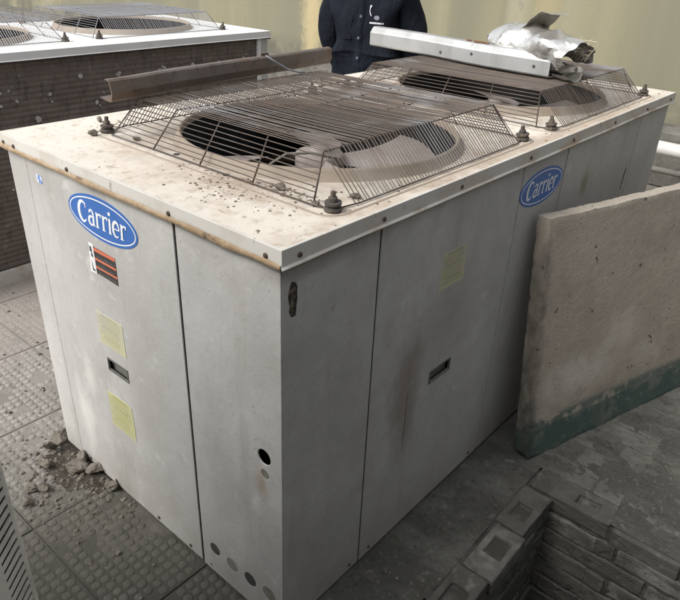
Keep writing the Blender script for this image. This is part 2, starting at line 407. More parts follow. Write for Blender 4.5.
def lathe_data(profile, n=24, cx=0, cy=0, cap=False):
    V, F = [], []
    for (r, z) in profile:
        for k in range(n):
            a = 2 * math.pi * k / n
            V.append((cx + r * math.cos(a), cy + r * math.sin(a), z))
    for i in range(len(profile) - 1):
        for k in range(n):
            l = (k + 1) % n
            F.append((i * n + k, i * n + l, (i + 1) * n + l, (i + 1) * n + k))
    if cap:
        F.append(tuple((len(profile) - 1) * n + k for k in range(n)))
        F.append(tuple(range(n - 1, -1, -1)))
    return V, F

def plate(name, outer, holes, depth, to3d, material, parent=None, bevel=0.0):
    """flat plate with real holes; outline and holes in 2D, to3d(u, v, d) maps into space, d = depth behind the face"""
    bm = bmesh.new()
    edges = []
    def loop(pts):
        vs = [bm.verts.new((p[0], p[1], 0)) for p in pts]
        for i in range(len(vs)):
            edges.append(bm.edges.new((vs[i], vs[(i + 1) % len(vs)])))
    loop(outer)
    for h in holes: loop(h)
    bmesh.ops.triangle_fill(bm, use_beauty=True, edges=edges, normal=(0, 0, 1))
    r = bmesh.ops.extrude_face_region(bm, geom=list(bm.faces))
    for e in r['geom']:
        if isinstance(e, bmesh.types.BMVert): e.co.z = depth
    if bevel:
        bmesh.ops.recalc_face_normals(bm, faces=bm.faces)
        es = [e for e in bm.edges if max(v.co.z for v in e.verts) < 1e-6 and len(e.link_faces) == 2 and e.calc_face_angle(0) > 1.0]
        bmesh.ops.bevel(bm, geom=es, offset=bevel, segments=2, affect='EDGES', profile=0.6)
    for v in bm.verts:
        v.co = Vector(to3d(v.co.x, v.co.y, v.co.z))
    return bm_obj(name, bm, material, parent)

def circ(cx, cy, r, n=24):
    return [(cx + r * math.cos(2 * math.pi * k / n), cy + r * math.sin(2 * math.pi * k / n)) for k in range(n)]

def rrect(x0, x1, y0, y1, r, n=3):
    pts = []
    for cx, cy, a0 in ((x1 - r, y1 - r, 0), (x0 + r, y1 - r, 90), (x0 + r, y0 + r, 180), (x1 - r, y0 + r, 270)):
        for k in range(n + 1):
            a = R(a0 + 90 * k / n)
            pts.append((cx + r * math.cos(a), cy + r * math.sin(a)))
    return pts

def ngon_solid(name, pts, d0, d1, to3d, material, parent=None):
    """extruded closed outline between depth d0 (front) and d1"""
    bm = bmesh.new()
    vs = [bm.verts.new(to3d(p[0], p[1], d0)) for p in pts]
    ws = [bm.verts.new(to3d(p[0], p[1], d1)) for p in pts]
    n = len(pts)
    bm.faces.new(vs); bm.faces.new(ws[::-1])
    for i in range(n):
        bm.faces.new((vs[i], ws[i], ws[(i + 1) % n], vs[(i + 1) % n]))
    return bm_obj(name, bm, material, parent)

# --- strokes for the lettering: (list of (x, y), list of half widths)
def arc(cx, cy, rx, ry, a0, a1, n, w0, w1=None, wm=None):
    P, W = [], []
    for k in range(n + 1):
        t = k / n
        a = R(a0 + (a1 - a0) * t)
        P.append((cx + rx * math.cos(a), cy + ry * math.sin(a)))
        e = math.sin(math.pi * t)
        w = w0 + ((w1 if w1 is not None else w0) - w0) * t
        if wm is not None: w = w + (wm - w) * e
        W.append(w)
    return P, W

def word_strokes():
    g = []
    x = 0.0
    def add(strokes):
        for P, W in strokes: g.append(([(px + x, py) for px, py in P], W))
    st = 0.092
    # C
    add([arc(0.50, 0.66, 0.42, 0.66, 48, 318, 22, 0.04, 0.035, 0.135), ([(0.77, 1.30), (0.80, 0.97)], [0.04, 0.03])]); x += 1.02
    a_ = [([(0.55, 0.66), (0.55, 0.12), (0.62, 0.02), (0.70, 0.06)], [st, st, 0.07, 0.03]),
          arc(0.34, 0.68, 0.21, 0.30, 165, 0, 12, 0.05, st, 0.075),
          arc(0.34, 0.29, 0.26, 0.28, 55, 318, 16, 0.045, 0.045, 0.10)]
    r_ = [([(0.14, 0.98), (0.14, 0.0)], [st, st]), ([(0.0, 0.95), (0.16, 0.97)], [0.03, 0.035]),
          ([(0.0, 0.03), (0.31, 0.03)], [0.035, 0.035]),
          arc(0.42, 0.60, 0.26, 0.34, 165, 62, 9, 0.04, 0.09, 0.06), ([(0.50, 0.84), (0.56, 0.80)], [0.10, 0.07])]
    i_ = [([(0.14, 0.98), (0.14, 0.0)], [st, st]), ([(0.0, 0.95), (0.16, 0.97)], [0.03, 0.035]),
          ([(0.0, 0.03), (0.28, 0.03)], [0.035, 0.035]), ([(0.14, 1.40), (0.14, 1.18)], [0.115, 0.115])]
    e_ = [arc(0.37, 0.49, 0.29, 0.48, 0, 312, 22, 0.05, 0.035, 0.105), ([(0.12, 0.50), (0.66, 0.50)], [0.04, 0.04])]
    add(a_); x += 0.80
    add(r_); x += 0.64
    add(r_); x += 0.64
    add(i_); x += 0.38
    add(e_); x += 0.77
    add(r_); x += 0.60
    return g, x

def badge(parent, to3d, cu, cv, w, h):
    """blue oval badge, white ring and lettering"""
    def t3(u, v, d): return to3d(cu + u, cv + v, d)
    e = lambda s, n=48: [((w / 2 - s) * math.cos(2 * math.pi * k / n), (h / 2 - s) * math.sin(2 * math.pi * k / n)) for k in range(n)]
    b = ngon_solid('badge', e(0), -0.0012, 0.001, t3, 'blue', parent)
    o1, o2 = e(0.0075), e(0.0112)
    n = 48
    V = [t3(p[0], p[1], -0.0016) for p in o1] + [t3(p[0], p[1], -0.0016) for p in o2]
    F = [(k, (k + 1) % n, n + (k + 1) % n, n + k) for k in range(n)]
    mesh_obj('ring', V, F, 'white', b)
    g, wid = word_strokes()
    sy = h * 0.50 / 1.40
    sx = w * 0.70 / wid
    sl = 0.10
    V, F = [], []
    for si, (P, W) in enumerate(g):
        base = len(V)
        m = len(P)
        for i in range(m):
            p = Vector(P[i]); a = Vector(P[max(i - 1, 0)]); c = Vector(P[min(i + 1, m - 1)])
            t = (c - a).normalized(); nn = Vector((-t.y, t.x))
            for s in (-1, 1):
                qv = p + nn * W[i] * s
                u = (qv.x - wid / 2 + 0.05) * sx + (qv.y - 0.7) * sy * sl
                v = (qv.y - 0.61) * sy
                V.append(t3(u, v, -0.0017 - 0.00003 * si))
        for i in range(m - 1):
            F.append((base + 2 * i, base + 2 * i + 2, base + 2 * i + 3, base + 2 * i + 1))
    mesh_obj('lettering', V, F, 'white', b)
    return b

def paper_label(parent, to3d, u0, u1, v0, v1, m, seed, rows=12):
    rnd = random.Random(seed)
    pts = []
    for a, b in (((u0, v0), (u1, v0)), ((u1, v0), (u1, v1)), ((u1, v1), (u0, v1)), ((u0, v1), (u0, v0))):
        for k in range(5):
            t = k / 5
            pts.append((a[0] + (b[0] - a[0]) * t + rnd.uniform(-1, 1) * 0.0016, a[1] + (b[1] - a[1]) * t + rnd.uniform(-1, 1) * 0.0016))
    lab = ngon_solid('label', pts, -0.0010, 0.001, to3d, m, parent)
    V, F = [], []
    hh = v1 - v0; ww = u1 - u0
    for r in range(rows):
        v = v1 - hh * (0.07 + 0.88 * r / rows)
        head = r % 5 == 0
        s = 0.2 if head else 0.06
        u = u0 + ww * s
        end = u0 + ww * ((0.8 if head else rnd.uniform(0.75, 0.95)))
        while u < end:
            l = ww * rnd.uniform(0.05, 0.14)
            t = hh * (0.020 if head else 0.010)
            b = len(V)
            for a, c in ((u, v), (min(u + l, end), v), (min(u + l, end), v + t), (u, v + t)): V.append(to3d(a, c, -0.0016))
            F.append((b, b + 1, b + 2, b + 3))
            u += l + ww * 0.022
    mesh_obj('print', V, F, 'print', lab)
    return lab

# ------------------------------------------------------------------ condensing unit
UL, UW, UH = 2.340, 1.125, 1.10
FANS = (0.645, 1.710)
FY = 0.495
GZ0, GZ1 = 1.150, 1.248

def make_guard(unit, cx, wmat, seed):
    rnd = random.Random(seed)
    wr = 0.0015 if wmat == 'wire' else 0.0010
    g = empty('fan_guard', (cx, FY, 0), unit)
    ht, hb = 0.375, 0.447           # half extents top / base
    yt, yb = 0.352, 0.452
    def sag(x, y): return -0.010 * max(0, 1 - (x / ht) ** 2) * max(0, 1 - (y / yt) ** 2)
    # wires running across, bent down at both ends (one shared mesh per three variants)
    vari = []
    for k in range(4):
        path = [(0, -yb, GZ0)]
        for j in range(9):
            y = -yt + 2 * yt * j / 8
            path.append((0, y, GZ1 - 0.006 * (k / 3.0) * max(0, 1 - (y / yt) ** 2)))
        path.append((0, yb, GZ0))
        V, F = tube_data(path, wr, 4)
        me = bpy.data.meshes.new('wire')
        me.from_pydata([tuple(v) for v in V], [], F)
        me.materials.append(M[wmat])
        vari.append(me)
    n = 61
    for i in range(n):
        x = -ht + 2 * ht * i / (n - 1)
        me = vari[min(3, int(3.99 * max(0, 1 - (x / ht) ** 2)))]
        o = link('wire', me, g, (x + rnd.uniform(-1, 1) * 0.0016, 0, rnd.uniform(-0.0006, 0.0006)))
        o.rotation_euler = (0, 0, rnd.uniform(-1, 1) * 0.0022)
    # straight wires on the two sloping ends
    for s in (-1, 1):
        for j in range(1, 10):
            t = j / 9.0
            x = s * (ht + (hb - ht) * t); z = GZ1 + (GZ0 - GZ1) * t
            hy = yt + 0.038 * t
            jit = [rnd.uniform(-1, 1) * 0.0018 for _ in range(5)]
            V, F = tube_data([(x + jit[k], -hy + 2 * hy * k / 4, z + jit[4 - k] * 0.6) for k in range(5)], wr, 4)
            mesh_obj('wire', V, F, wmat, g)
    # cross rods underneath
    for k in range(5):
        y = -yt + 2 * yt * k / 4
        yo = y * (1 + 0.038 / yt)
        dz = 0.0032
        path = [(-hb, yo, GZ0 - dz)] + [(-ht + 2 * ht * j / 6, y, GZ1 - dz - 0.006 * max(0, 1 - ((-ht + 2 * ht * j / 6) / ht) ** 2) * (1 - (y / yt) ** 2)) for j in range(7)] + [(hb, yo, GZ0 - dz)]
        V, F = tube_data(path, 0.0022, 5)
        mesh_obj('rod', V, F, wmat, g, True)
    # base loop
    b1, b2 = yt + 0.038, ht - 0.012
    pts = [(-hb, -b1, GZ0), (-0.432, -0.434, GZ0 - 0.003), (-b2, -yb, GZ0), (b2, -yb, GZ0), (0.432, -0.434, GZ0 - 0.003), (hb, -b1, GZ0), (hb, b1, GZ0), (0.432, 0.434, GZ0 - 0.003), (b2, yb, GZ0), (-b2, yb, GZ0), (-0.432, 0.434, GZ0 - 0.003), (-hb, b1, GZ0)]
    V, F = tube_data(pts, 0.0020, 5, True)
    mesh_obj('base_rod', V, F, wmat, g, True)
    return g

def make_fan(unit, cx, a0):
    prof = [(0.428, 1.1440), (0.420, 1.1475), (0.412, 1.168), (0.408, 1.1730), (0.403, 1.1730), (0.3995, 1.169), (0.399, 1.155)]
    V, F = lathe_data(prof, 64, cx, FY)
    mesh_obj('fan_collar', V, F, 'collar', unit, True)
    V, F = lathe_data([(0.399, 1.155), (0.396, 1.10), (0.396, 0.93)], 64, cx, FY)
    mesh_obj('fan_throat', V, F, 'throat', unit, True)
    fan = empty('fan', (cx, FY, 1.080), unit)
    V, F = lathe_data([(0.075, -0.03), (0.075, 0.012), (0.068, 0.020), (0.03, 0.022), (0.03, 0.034), (0.001, 0.034)], 24)
    mesh_obj('hub', V, F, 'blade', fan, True)
    V, F = lathe_data([(0.09, -0.24), (0.09, -0.05), (0.05, -0.04), (0.001, -0.04)], 20)
    mesh_obj('motor', V, F, 'dark', fan, True)
    V, F = [], []
    nr, na = 7, 9
    for side in (0, 1):
        for i in range(nr + 1):
            t = i / nr
            r = 0.060 + 0.325 * t
            half = R(13 + 11 * math.sin(math.pi * min(t * 1.05, 1) * 0.62))
            skew = R(16 * t * t)
            for j in range(na + 1):
                s = j / na * 2 - 1
                a = s * half + skew
                rr = r - 0.055 * t * max(0, abs(s) - 0.55) ** 2 * 4
                z = 0.020 * s * (0.6 + 0.6 * t) - 0.012 * (1 - s * s) - side * 0.003
                V.append((rr * math.cos(a), rr * math.sin(a), z))
    w = na + 1
    off = (nr + 1) * w
    for i in range(nr):
        for j in range(na):
            F.append((i * w + j, (i + 1) * w + j, (i + 1) * w + j + 1, i * w + j + 1))
            F.append((off + i * w + j, off + i * w + j + 1, off + (i + 1) * w + j + 1, off + (i + 1) * w + j))
    me = bpy.data.meshes.new('blade')
    me.from_pydata(V, [], F); me.materials.append(M['blade'])
    me.polygons.foreach_set('use_smooth', [True] * len(me.polygons))
    for k in range(4):
        link('blade', me, fan, (0, 0, 0), (0, 0, R(a0 + 90 * k)))
    # motor mount arms
    for k in range(2):
        a = R(a0 + 35 + 90 * k)
        c, s = math.cos(a), math.sin(a)
        V, F = tube_data([(-0.40 * c, -0.40 * s, -0.13), (0.40 * c, 0.40 * s, -0.13)], 0.009, 6)
        mesh_obj('mount_arm', V, F, 'bolt', fan)

def make_bolt_mesh():
    prof = [(0.001, 0.0), (0.019, 0.0), (0.021, 0.006), (0.019, 0.011), (0.014, 0.012), (0.014, 0.016), (0.019, 0.017), (0.019, 0.022), (0.010, 0.023), (0.010, 0.032), (0.006, 0.034), (0.0055, 0.045), (0.001, 0.047)]
    V, F = lathe_data(prof, 12)
    V = [(x + 0.0016 * noise.noise(Vector((x * 80, y * 80, z * 80))), y + 0.0016 * noise.noise(Vector((x * 80 + 5, y * 80, z * 80))), z) for x, y, z in V]
    me = bpy.data.meshes.new('guard_bolt')
    me.from_pydata(V, [], F); me.materials.append(M['bolt'])
    return me
BOLT = make_bolt_mesh()

def make_screw_mesh():
    V, F = lathe_data([(0.0058, -0.001), (0.0058, 0.002), (0.004, 0.0035), (0.001, 0.004)], 8)
    me = bpy.data.meshes.new('screw')
    me.from_pydata(V, [], F); me.materials.append(M['screw'])
    return me
SCREW = make_screw_mesh()

def FX(u, v, d): return (d, u, v)            # end face x = 0: u = y, v = z, d = depth into the unit
def FYf(u, v, d): return (u, d, v)           # long face y = 0: u = x, v = z

def make_unit(name, loc, rz, detail, lidmat, flmat, wmat, seed):
    rnd = random.Random(seed)
    u = empty(name, loc)
    u.rotation_euler = (0, 0, rz)
    T = 0.0035
    zt, zb = UH + 0.003, 0.014
    g = 0.004
    # dark core and base rails
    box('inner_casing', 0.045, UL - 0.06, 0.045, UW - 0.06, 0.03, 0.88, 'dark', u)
    box('liner', 0.045, UL - 0.06, 0.040, 0.0445, 0.03, 1.09, 'dark', u)
    box('liner', 0.040, 0.0445, 0.040, UW - 0.06, 0.03, 1.09, 'dark', u)
    box('base_rail', 0.012, UL - 0.012, 0.012, 0.060, 0.0, 0.045, 'dark', u)
    box('base_rail', 0.012, UL - 0.012, UW - 0.060, UW + 0.008, 0.0, 0.075, 'flange' if not detail else 'dark', u)
    # ---- end face (x = 0)
    hand = rrect(0.628, 0.728, 0.520, 0.560, 0.006)
    plate('access_panel', [(0.3450, zb), (1.018, zb), (1.018, zt), (0.3450, zt)], [hand] if detail else [], T, FX, 'panel', u, 0.0024)
    box('seam_channel', 0.007, 0.012, 0.326, 0.352, zb, zt - 0.001, 'handle', u)
    box('corner_post', 0.001, 0.06, 1.020, UW, zb, zt, 'panel', u, 0.002)
    ks = [(0.276, 0.114, 0.0205), (0.203, 0.108, 0.0225), (0.128, 0.113, 0.0225), (0.053, 0.118, 0.0235)]
    big = (0.060, 0.593, 0.0215); sm = (0.058, 0.541, 0.013)
    hs_ = [circ(*big), circ(*sm, 16)] + [circ(*k, 20) for k in ks] if detail else []
    plate('control_panel', [(0.001, zb), (0.332, zb), (0.332, zt), (0.001, zt)], hs_, T, lambda a, b, d: (d - 0.003, a, b), 'panel', u, 0.0024)
    if detail:
        for k, m in zip(ks, ('darkplug', 'plug', 'darkplug', 'plug')):
            ngon_solid('knockout', circ(k[0], k[1], k[2] - 0.0005, 20), -0.0022, 0.003, FX, m, u)
        ngon_solid('knockout', circ(sm[0], sm[1], sm[2] - 0.0005, 16), -0.0022, 0.003, FX, 'plug', u)
        # recessed handle pocket
        p = box('handle_pocket', 0.013, 0.030, 0.622, 0.734, 0.514, 0.566, 'handle', u)
        V, F = [], []
        bmv = bmesh.new()
        for (a0, a1, b0, b1) in ((0.626, 0.730, 0.558, 0.5625), (0.626, 0.730, 0.5175, 0.522), (0.6255, 0.630, 0.522, 0.558), (0.726, 0.7305, 0.522, 0.558)):
            add_box(bmv, -0.002, 0.004, a0, a1, b0, b1)
        bm_obj('handle_rim', bmv, 'handle', p)
    # ---- long face (y = 0)
    seams = [0.0, 0.312, 1.000, 1.312, 2.000, UL]
    for i in range(5):
        a = seams[i] + (0.0 if i == 0 else 0.0028); b = seams[i + 1] - (0.0 if i == 4 else 0.0028)
        hl = []
        if detail and i == 1: hl = [rrect(0.598, 0.706, 0.522, 0.562, 0.006)]
        a = a + (0.0008 if i == 0 else 0)
        plate('side_panel', [(a, zb), (b, zb), (b, zt), (a, zt)], hl, T, (lambda k: (lambda x, z, d: (x, d - 0.0008 * k, z)))(i % 2), 'panel', u, 0.0020)
    if detail:
        p = box('handle_pocket', 0.592, 0.712, 0.013, 0.030, 0.516, 0.568, 'handle', u)
        bmv = bmesh.new()
        for (a0, a1, b0, b1) in ((0.596, 0.708, 0.560, 0.5645), (0.596, 0.708, 0.5195, 0.524), (0.5955, 0.600, 0.524, 0.560), (0.704, 0.7085, 0.524, 0.560)):
            add_box(bmv, a0, a1, -0.003, 0.004, b0, b1)
        bm_obj('handle_rim', bmv, 'handle', p)
    # ---- far end (x = UL)
    plate('end_panel', [(0.02, zb), (UW - 0.06, zb), (UW - 0.06, zt), (0.02, zt)], [], T, lambda a, b, d: (UL - d, a, b), 'panel', u)
    # ---- coil side (y = UW): corner posts and coil with rows of fins
    pm = 'panel' if detail else flmat
    box('corner_post', 0.0602, 0.085, UW - 0.05, UW, 0.08, zt, pm, u)
    box('corner_post', UL - 0.052, UL, UW - 0.055, UW + 0.004, 0.02, zt, pm, u, 0.002)
    V, F = [], []
    rows = 38
    x0, x1 = 0.086, UL - 0.053
    zc0, zc1 = 0.080, zt
    nx = 24
    ys = (0.0, 0.003, 0.0042, 0.003)
    zz = []
    for r in range(rows):
        for k in range(4): zz.append((zc0 + (zc1 - zc0) * (r + k / 4) / rows, ys[k]))
    zz.append((zc1, 0.0))
    for (z, dy) in zz:
        for i in range(nx + 1):
            x = x0 + (x1 - x0) * i / nx
            V.append((x, UW - 0.018 + dy + 0.003 * noise.noise(Vector((x * 4, z * 7, seed))), z))
    w = nx + 1
    for r in range(len(zz) - 1):
        for i in range(nx):
            F.append((r * w + i, (r + 1) * w + i, (r + 1) * w + i + 1, r * w + i + 1))
    coil = mesh_obj('coil', V, F, 'coil', u)
    if not detail:
        # pale splats of paint and plaster on the fins
        spl = [(0.60, 0.985, .020), (0.83, 0.975, .030), (0.855, 0.965, .022), (0.80, 0.99, .016), (1.02, 0.93, .018), (1.10, 0.99, .020), (0.40, 0.99, .022), (1.25, 0.86, .020), (1.32, 1.0, .018),
               (1.50, 0.93, .016), (1.58, 0.82, .022), (1.70, 0.97, .015), (1.38, 0.74, .018), (1.62, 0.70, .013), (0.20, 0.99, .018), (0.27, 0.93, .016), (1.20, 0.75, .014), (1.75, 0.58, .016), (1.45, 0.60, .012)]
        spl = [(x, z, r * rnd.uniform(0.40, 0.85)) for x, z, r in spl] + [(rnd.uniform(0.1, 2.2), rnd.uniform(0.4, 1.05), rnd.uniform(0.004, 0.010)) for _ in range(45)]
        for (x, z, r) in spl:
            pts = []
            for k in range(26):
                a = 2 * math.pi * k / 26
                rr = r * (0.95 + 0.75 * noise.noise(Vector((math.cos(a) * 0.9 + x * 9, math.sin(a) * 0.9 + z * 7, x * 31))))
                pts.append((x + rr * math.cos(a) * 0.9, z + rr * math.sin(a) * 0.9))
            ngon_solid('splat', pts, -0.0035, 0.004, lambda a, b, d: (a, UW - 0.0105 - d * 0.6, b), 'splat', coil)
    # ---- gasket strip below the lid
    bmg = bmesh.new()
    n = 60
    for (ax, ay, bx, by, nx_, ny_) in ((-0.0165, UW + 0.012, -0.0165, -0.012, -1, 0), (0.0, -0.001, UL, -0.001, 0, -1)):
        prevv = None
        amp = 0.0030 if nx_ else 0.0012
        for k in range(n + 1):
            t = k / n
            x = ax + (bx - ax) * t; y = ay + (by - ay) * t
            o_ = amp * noise.noise(Vector((x * 14, y * 14, seed + 1)))
            lo = UH + (0.0005 if nx_ else -0.010) + 0.0045 * noise.noise(Vector((x * 11, y * 11, seed + 4)))
            ring = [bmg.verts.new((x + nx_ * (o_ + dx), y + ny_ * (o_ + dx), z)) for dx, z in ((((0.0, UH + 0.0175 + o_ * 2.2), (0.0018, UH + 0.014 + o_), (0.0022, lo + 0.004), (-0.012, lo - 0.004)) if nx_ else ((0.0, UH + 0.002), (0.003, UH - 0.006), (0.0025, lo + 0.004), (-0.006, lo))))]
            if prevv:
                for i in range(3): bmg.faces.new((prevv[i], ring[i], ring[i + 1], prevv[i + 1]))
            prevv = ring
    bm_obj('gasket', bmg, 'gasket', u, True)
    # ---- lid: top sheet with two openings + folded flange
    ov = 0.013
    lid = plate('lid', [(-ov + 0.003, -ov + 0.003), (UL + ov - 0.003, -ov + 0.003), (UL + ov - 0.003, UW + ov - 0.003), (-ov + 0.003, UW + ov - 0.003)],
                [circ(c, FY, 0.424, 56) for c in FANS], 0.002, lambda a, b, d: (a, b, 1.1450 - d), lidmat, u)
    bmf = bmesh.new()
    c = [(-ov, -ov), (UL + ov, -ov), (UL + ov, UW + ov), (-ov, UW + ov)]
    for s in range(4):
        p0, p1 = Vector(c[s]), Vector(c[(s + 1) % 4])
        nrm = Vector(((p1 - p0).y, -(p1 - p0).x)).normalized()
        tdir = (p1 - p0).normalized()
        prevv = None
        m = 40
        for k in range(m + 1):
            t = k / m
            p = p0 + (p1 - p0) * t
            wv = 0.0022 * noise.noise(Vector((p.x * 3, p.y * 3, seed + 9))) * (1 if 0 < k < m else 0)
            dz = 0.0018 * noise.noise(Vector((p.x * 2.2, p.y * 2.2, seed + 2)))
            prof = [(-0.006, 1.1452), (-0.0008, 1.1450), (0.0, 1.1440), (0.0006 + wv, 1.111 + dz), (0.0055 + wv, 1.1075 + dz), (0.006 + wv, 1.1055 + dz), (-0.0015 + wv, 1.1055 + dz)]
            if nrm.x < -0.5: prof = prof[:3] + [(0.0004, 1.114 + dz), (0.0010, 1.108 + dz), (0.0006, 1.104 + dz), (-0.004, 1.104 + dz)]
            ring = []
            for off, z in prof:
                lim = off
                e = p + nrm * off
                # mitre
                if k == 0: e = e - tdir * off
                if k == m: e = e + tdir * off
                ring.append(bmf.verts.new((e.x, e.y, z)))
            if prevv:
                for i in range(len(prof) - 1): bmf.faces.new((prevv[i], ring[i], ring[i + 1], prevv[i + 1]))
            prevv = ring
    bm_obj('flange', bmf, flmat, lid, False)
    for cx in FANS:
        hx, hy, rc = 0.474, 0.468, 0.05
        V, F = tube_data([(cx + a, FY + b_, 1.1415) for a, b_ in rrect(-hx, hx, -hy, hy, rc, 5)], 0.0058, 8, True)
        mesh_obj('bead', V, F, 'collar' if detail else lidmat, lid, True)
    # screws on the flange and along the panel feet
    for y in (0.030, 0.335, 0.76, 1.045, 1.105):
        link('screw', SCREW, lid, (-ov - 0.0006, y, 1.122), (0, R(-90), 0))
    for x in (0.035, 0.30, 0.62, 1.0, 1.30, 1.66, 2.0, 2.29):
        link('screw', SCREW, lid, (x, -ov - 0.0006, 1.123), (R(90), 0, 0))
    for x in (0.06, 0.27, 0.36, 0.94):
        link('screw', SCREW, u, (x, 0.0, 0.035), (R(90), 0, 0))
    for y in (0.40, 0.56, 0.80, 0.96, 0.30):
        link('screw', SCREW, u, (0.0, y, 0.032), (0, R(-90), 0))
    # fans, guards, bolts
    for i, cx in enumerate(FANS):
        make_fan(u, cx, 222 if i == 0 else 200)
        make_guard(u, cx, wmat, seed * 10 + i)
        for sx in (-1, 1):
            for sy in (-1, 1):
                o = link('guard_bolt', BOLT, u, (cx + sx * 0.434, FY + sy * 0.436, 1.1448))
                o.rotation_euler = (rnd.uniform(-0.12, 0.12), rnd.uniform(-0.12, 0.12), rnd.uniform(0, 6))
    return u, lid

main, lid_main = make_unit('condensing_unit', (0, 0, 0), 0, True, 'lid', 'flange', 'wire', 3)
tag(main, 'big grey condensing unit with blue oval badges and yellow labels, standing in front', 'condensing unit', 'rooftop condensing units')
# unit behind: same machine turned half a turn, its coil side towards the yard
unit2, lid2 = make_unit('condensing_unit', (UL - 0.01, 2.50 + UW, 0), math.pi, False, 'whitelid', 'whitelid', 'wire2', 5)
tag(unit2, 'white topped condensing unit behind, dark splattered coil face towards the front unit', 'condensing unit', 'rooftop condensing units')

# badges, labels and marks on the front unit
def FXo(u, v, d): return (d, -u, v)
bl = badge(main, lambda a, b, d: (d, 0.648 - a, b), 0, 1.012, 0.318, 0.120)
br = badge(main, lambda a, b, d: (a, d, b), 1.148, 1.000, 0.300, 0.118)
paper_label(main, lambda a, b, d: (d, -a, b), -0.753, -0.622, 0.606, 0.712, 'paleyellow', 1, 13)
paper_label(main, lambda a, b, d: (d, -a, b), -0.760, -0.632, 0.298, 0.426, 'yellow', 2, 14)
paper_label(main, lambda a, b, d: (a, d, b), 0.592, 0.716, 0.828, 0.938, 'paleyellow', 3, 13)
ngon_solid('sticker', [(0.938, 1.036), (0.968, 1.036), (0.968, 1.058), (0.938, 1.058)], -0.001, 0.001, FX, 'bluestick', main)
# warning label: white pictogram column, black field with three orange bars
def WL(a, b, d): return (d, 0.738 - a, b)
wl = ngon_solid('warning_label', [(0.0, 0.843), (0.128, 0.838), (0.128, 0.918), (0.0, 0.920)], -0.0008, 0.001, WL, 'black', main)
ngon_solid('pictogram_field', [(-0.004, 0.838), (0.026, 0.838), (0.026, 0.924), (0.004, 0.926)], -0.0013, 0.0, WL, 'white', wl)
for (a, b) in ((0.9085, 0.918), (0.8825, 0.889), (0.8585, 0.8645)):
    ngon_solid('stripe', [(0.027, a), (0.128, a), (0.128, b), (0.027, b)], -0.0014, 0.0, WL, 'orange', wl)
V, F = [], []
for (a0, a1, b0, b1) in ((0.006, 0.019, 0.902, 0.917), (0.010, 0.021, 0.888, 0.898), (0.008, 0.013, 0.852, 0.880), (0.008, 0.022, 0.846, 0.851)):
    b = len(V)
    V += [WL(a0, b0, -0.0018), WL(a1, b0 - 0.002, -0.0018), WL(a1 - 0.003, b1, -0.0018), WL(a0 + 0.002, b1 + 0.001, -0.0018)]
    F.append((b, b + 1, b + 2, b + 3))
mesh_obj('pictogram', V, F, 'black', wl)
V, F = [], []
rw = random.Random(5)
for b in (0.895, 0.870, 0.8475):
    for r in range(2):
        u = 0.040
        while u < 0.118:
            l = rw.uniform(0.006, 0.014); n0 = len(V)
            z = b - r * 0.0055
            V += [WL(u, z, -0.0018), WL(u + l, z, -0.0018), WL(u + l, z + 0.0025, -0.0018), WL(u, z + 0.0025, -0.0018)]
            F.append((n0, n0 + 1, n0 + 2, n0 + 3)); u += l + 0.003
mesh_obj('print', V, F, 'handle', wl)
tube('cable', [(0.400, 0.47, 1.06), (0.405, 0.455, 1.12), (0.43, 0.42, 1.150), (0.48, 0.38, 1.152), (0.55, 0.35, 1.13), (0.60, 0.36, 1.09)], 0.0042, 'plug', main, 6)
for (hx_, hy_) in ((0.222, 0.62), (0.232, 0.55), (0.205, 0.40)):
    V, F = lathe_data([(0.009, 1.1449), (0.0085, 1.1464), (0.001, 1.1462)], 10, hx_, hy_)
    mesh_obj('lid_hole', V, F, 'darkplug', main)
# rust eaten corner and small rust marks
pts = []
for k in range(18):
    a = 2 * math.pi * k / 18
    pts.append((0.030 + 0.012 * math.cos(a) * (1 + 0.6 * noise.noise(Vector((math.cos(a) * 2, math.sin(a) * 2, 1)))), 1.022 + 0.042 * math.sin(a) * (1 + 0.3 * noise.noise(Vector((math.cos(a) * 2, math.sin(a) * 2, 4))))))
ngon_solid('rust_patch', pts, -0.0012, 0.002, FYf, 'rusthole', main)
ngon_solid('split', [(1.945, 0.80), (1.953, 0.80), (1.962, 0.885), (1.957, 0.895), (1.950, 0.87)], -0.0014, 0.002, FYf, 'darkplug', main)

# ------------------------------------------------------------------ ground, tiles, pit
PX0, PX1, PY0, PY1, PD = 0.12, 0.975, -1.35, -0.325, 0.62
BW = 0.104                                 # brick width
bm = bmesh.new()
edges = []
def gl(pts):
    vs = [bm.verts.new((x, y, 0)) for x, y in pts]
    for i in range(len(vs)): edges.append(bm.edges.new((vs[i], vs[(i + 1) % len(vs)])))
gl([(-80, -80), (80, -80), (80, 80), (-80, 80)])
gl([(PX0 - BW, PY0 - BW), (PX1 + BW, PY0 - BW), (PX1 + BW, PY1 + BW), (PX0 - BW, PY1 + BW)])
bmesh.ops.triangle_fill(bm, use_beauty=True, edges=edges, normal=(0, 0, 1))
g = bm_obj('ground', bm, 'ground', None, loc=(0, 0, -0.004))
tag(g, kind='structure')
if g.data.polygons[0].normal.z < 0: g.data.flip_normals()

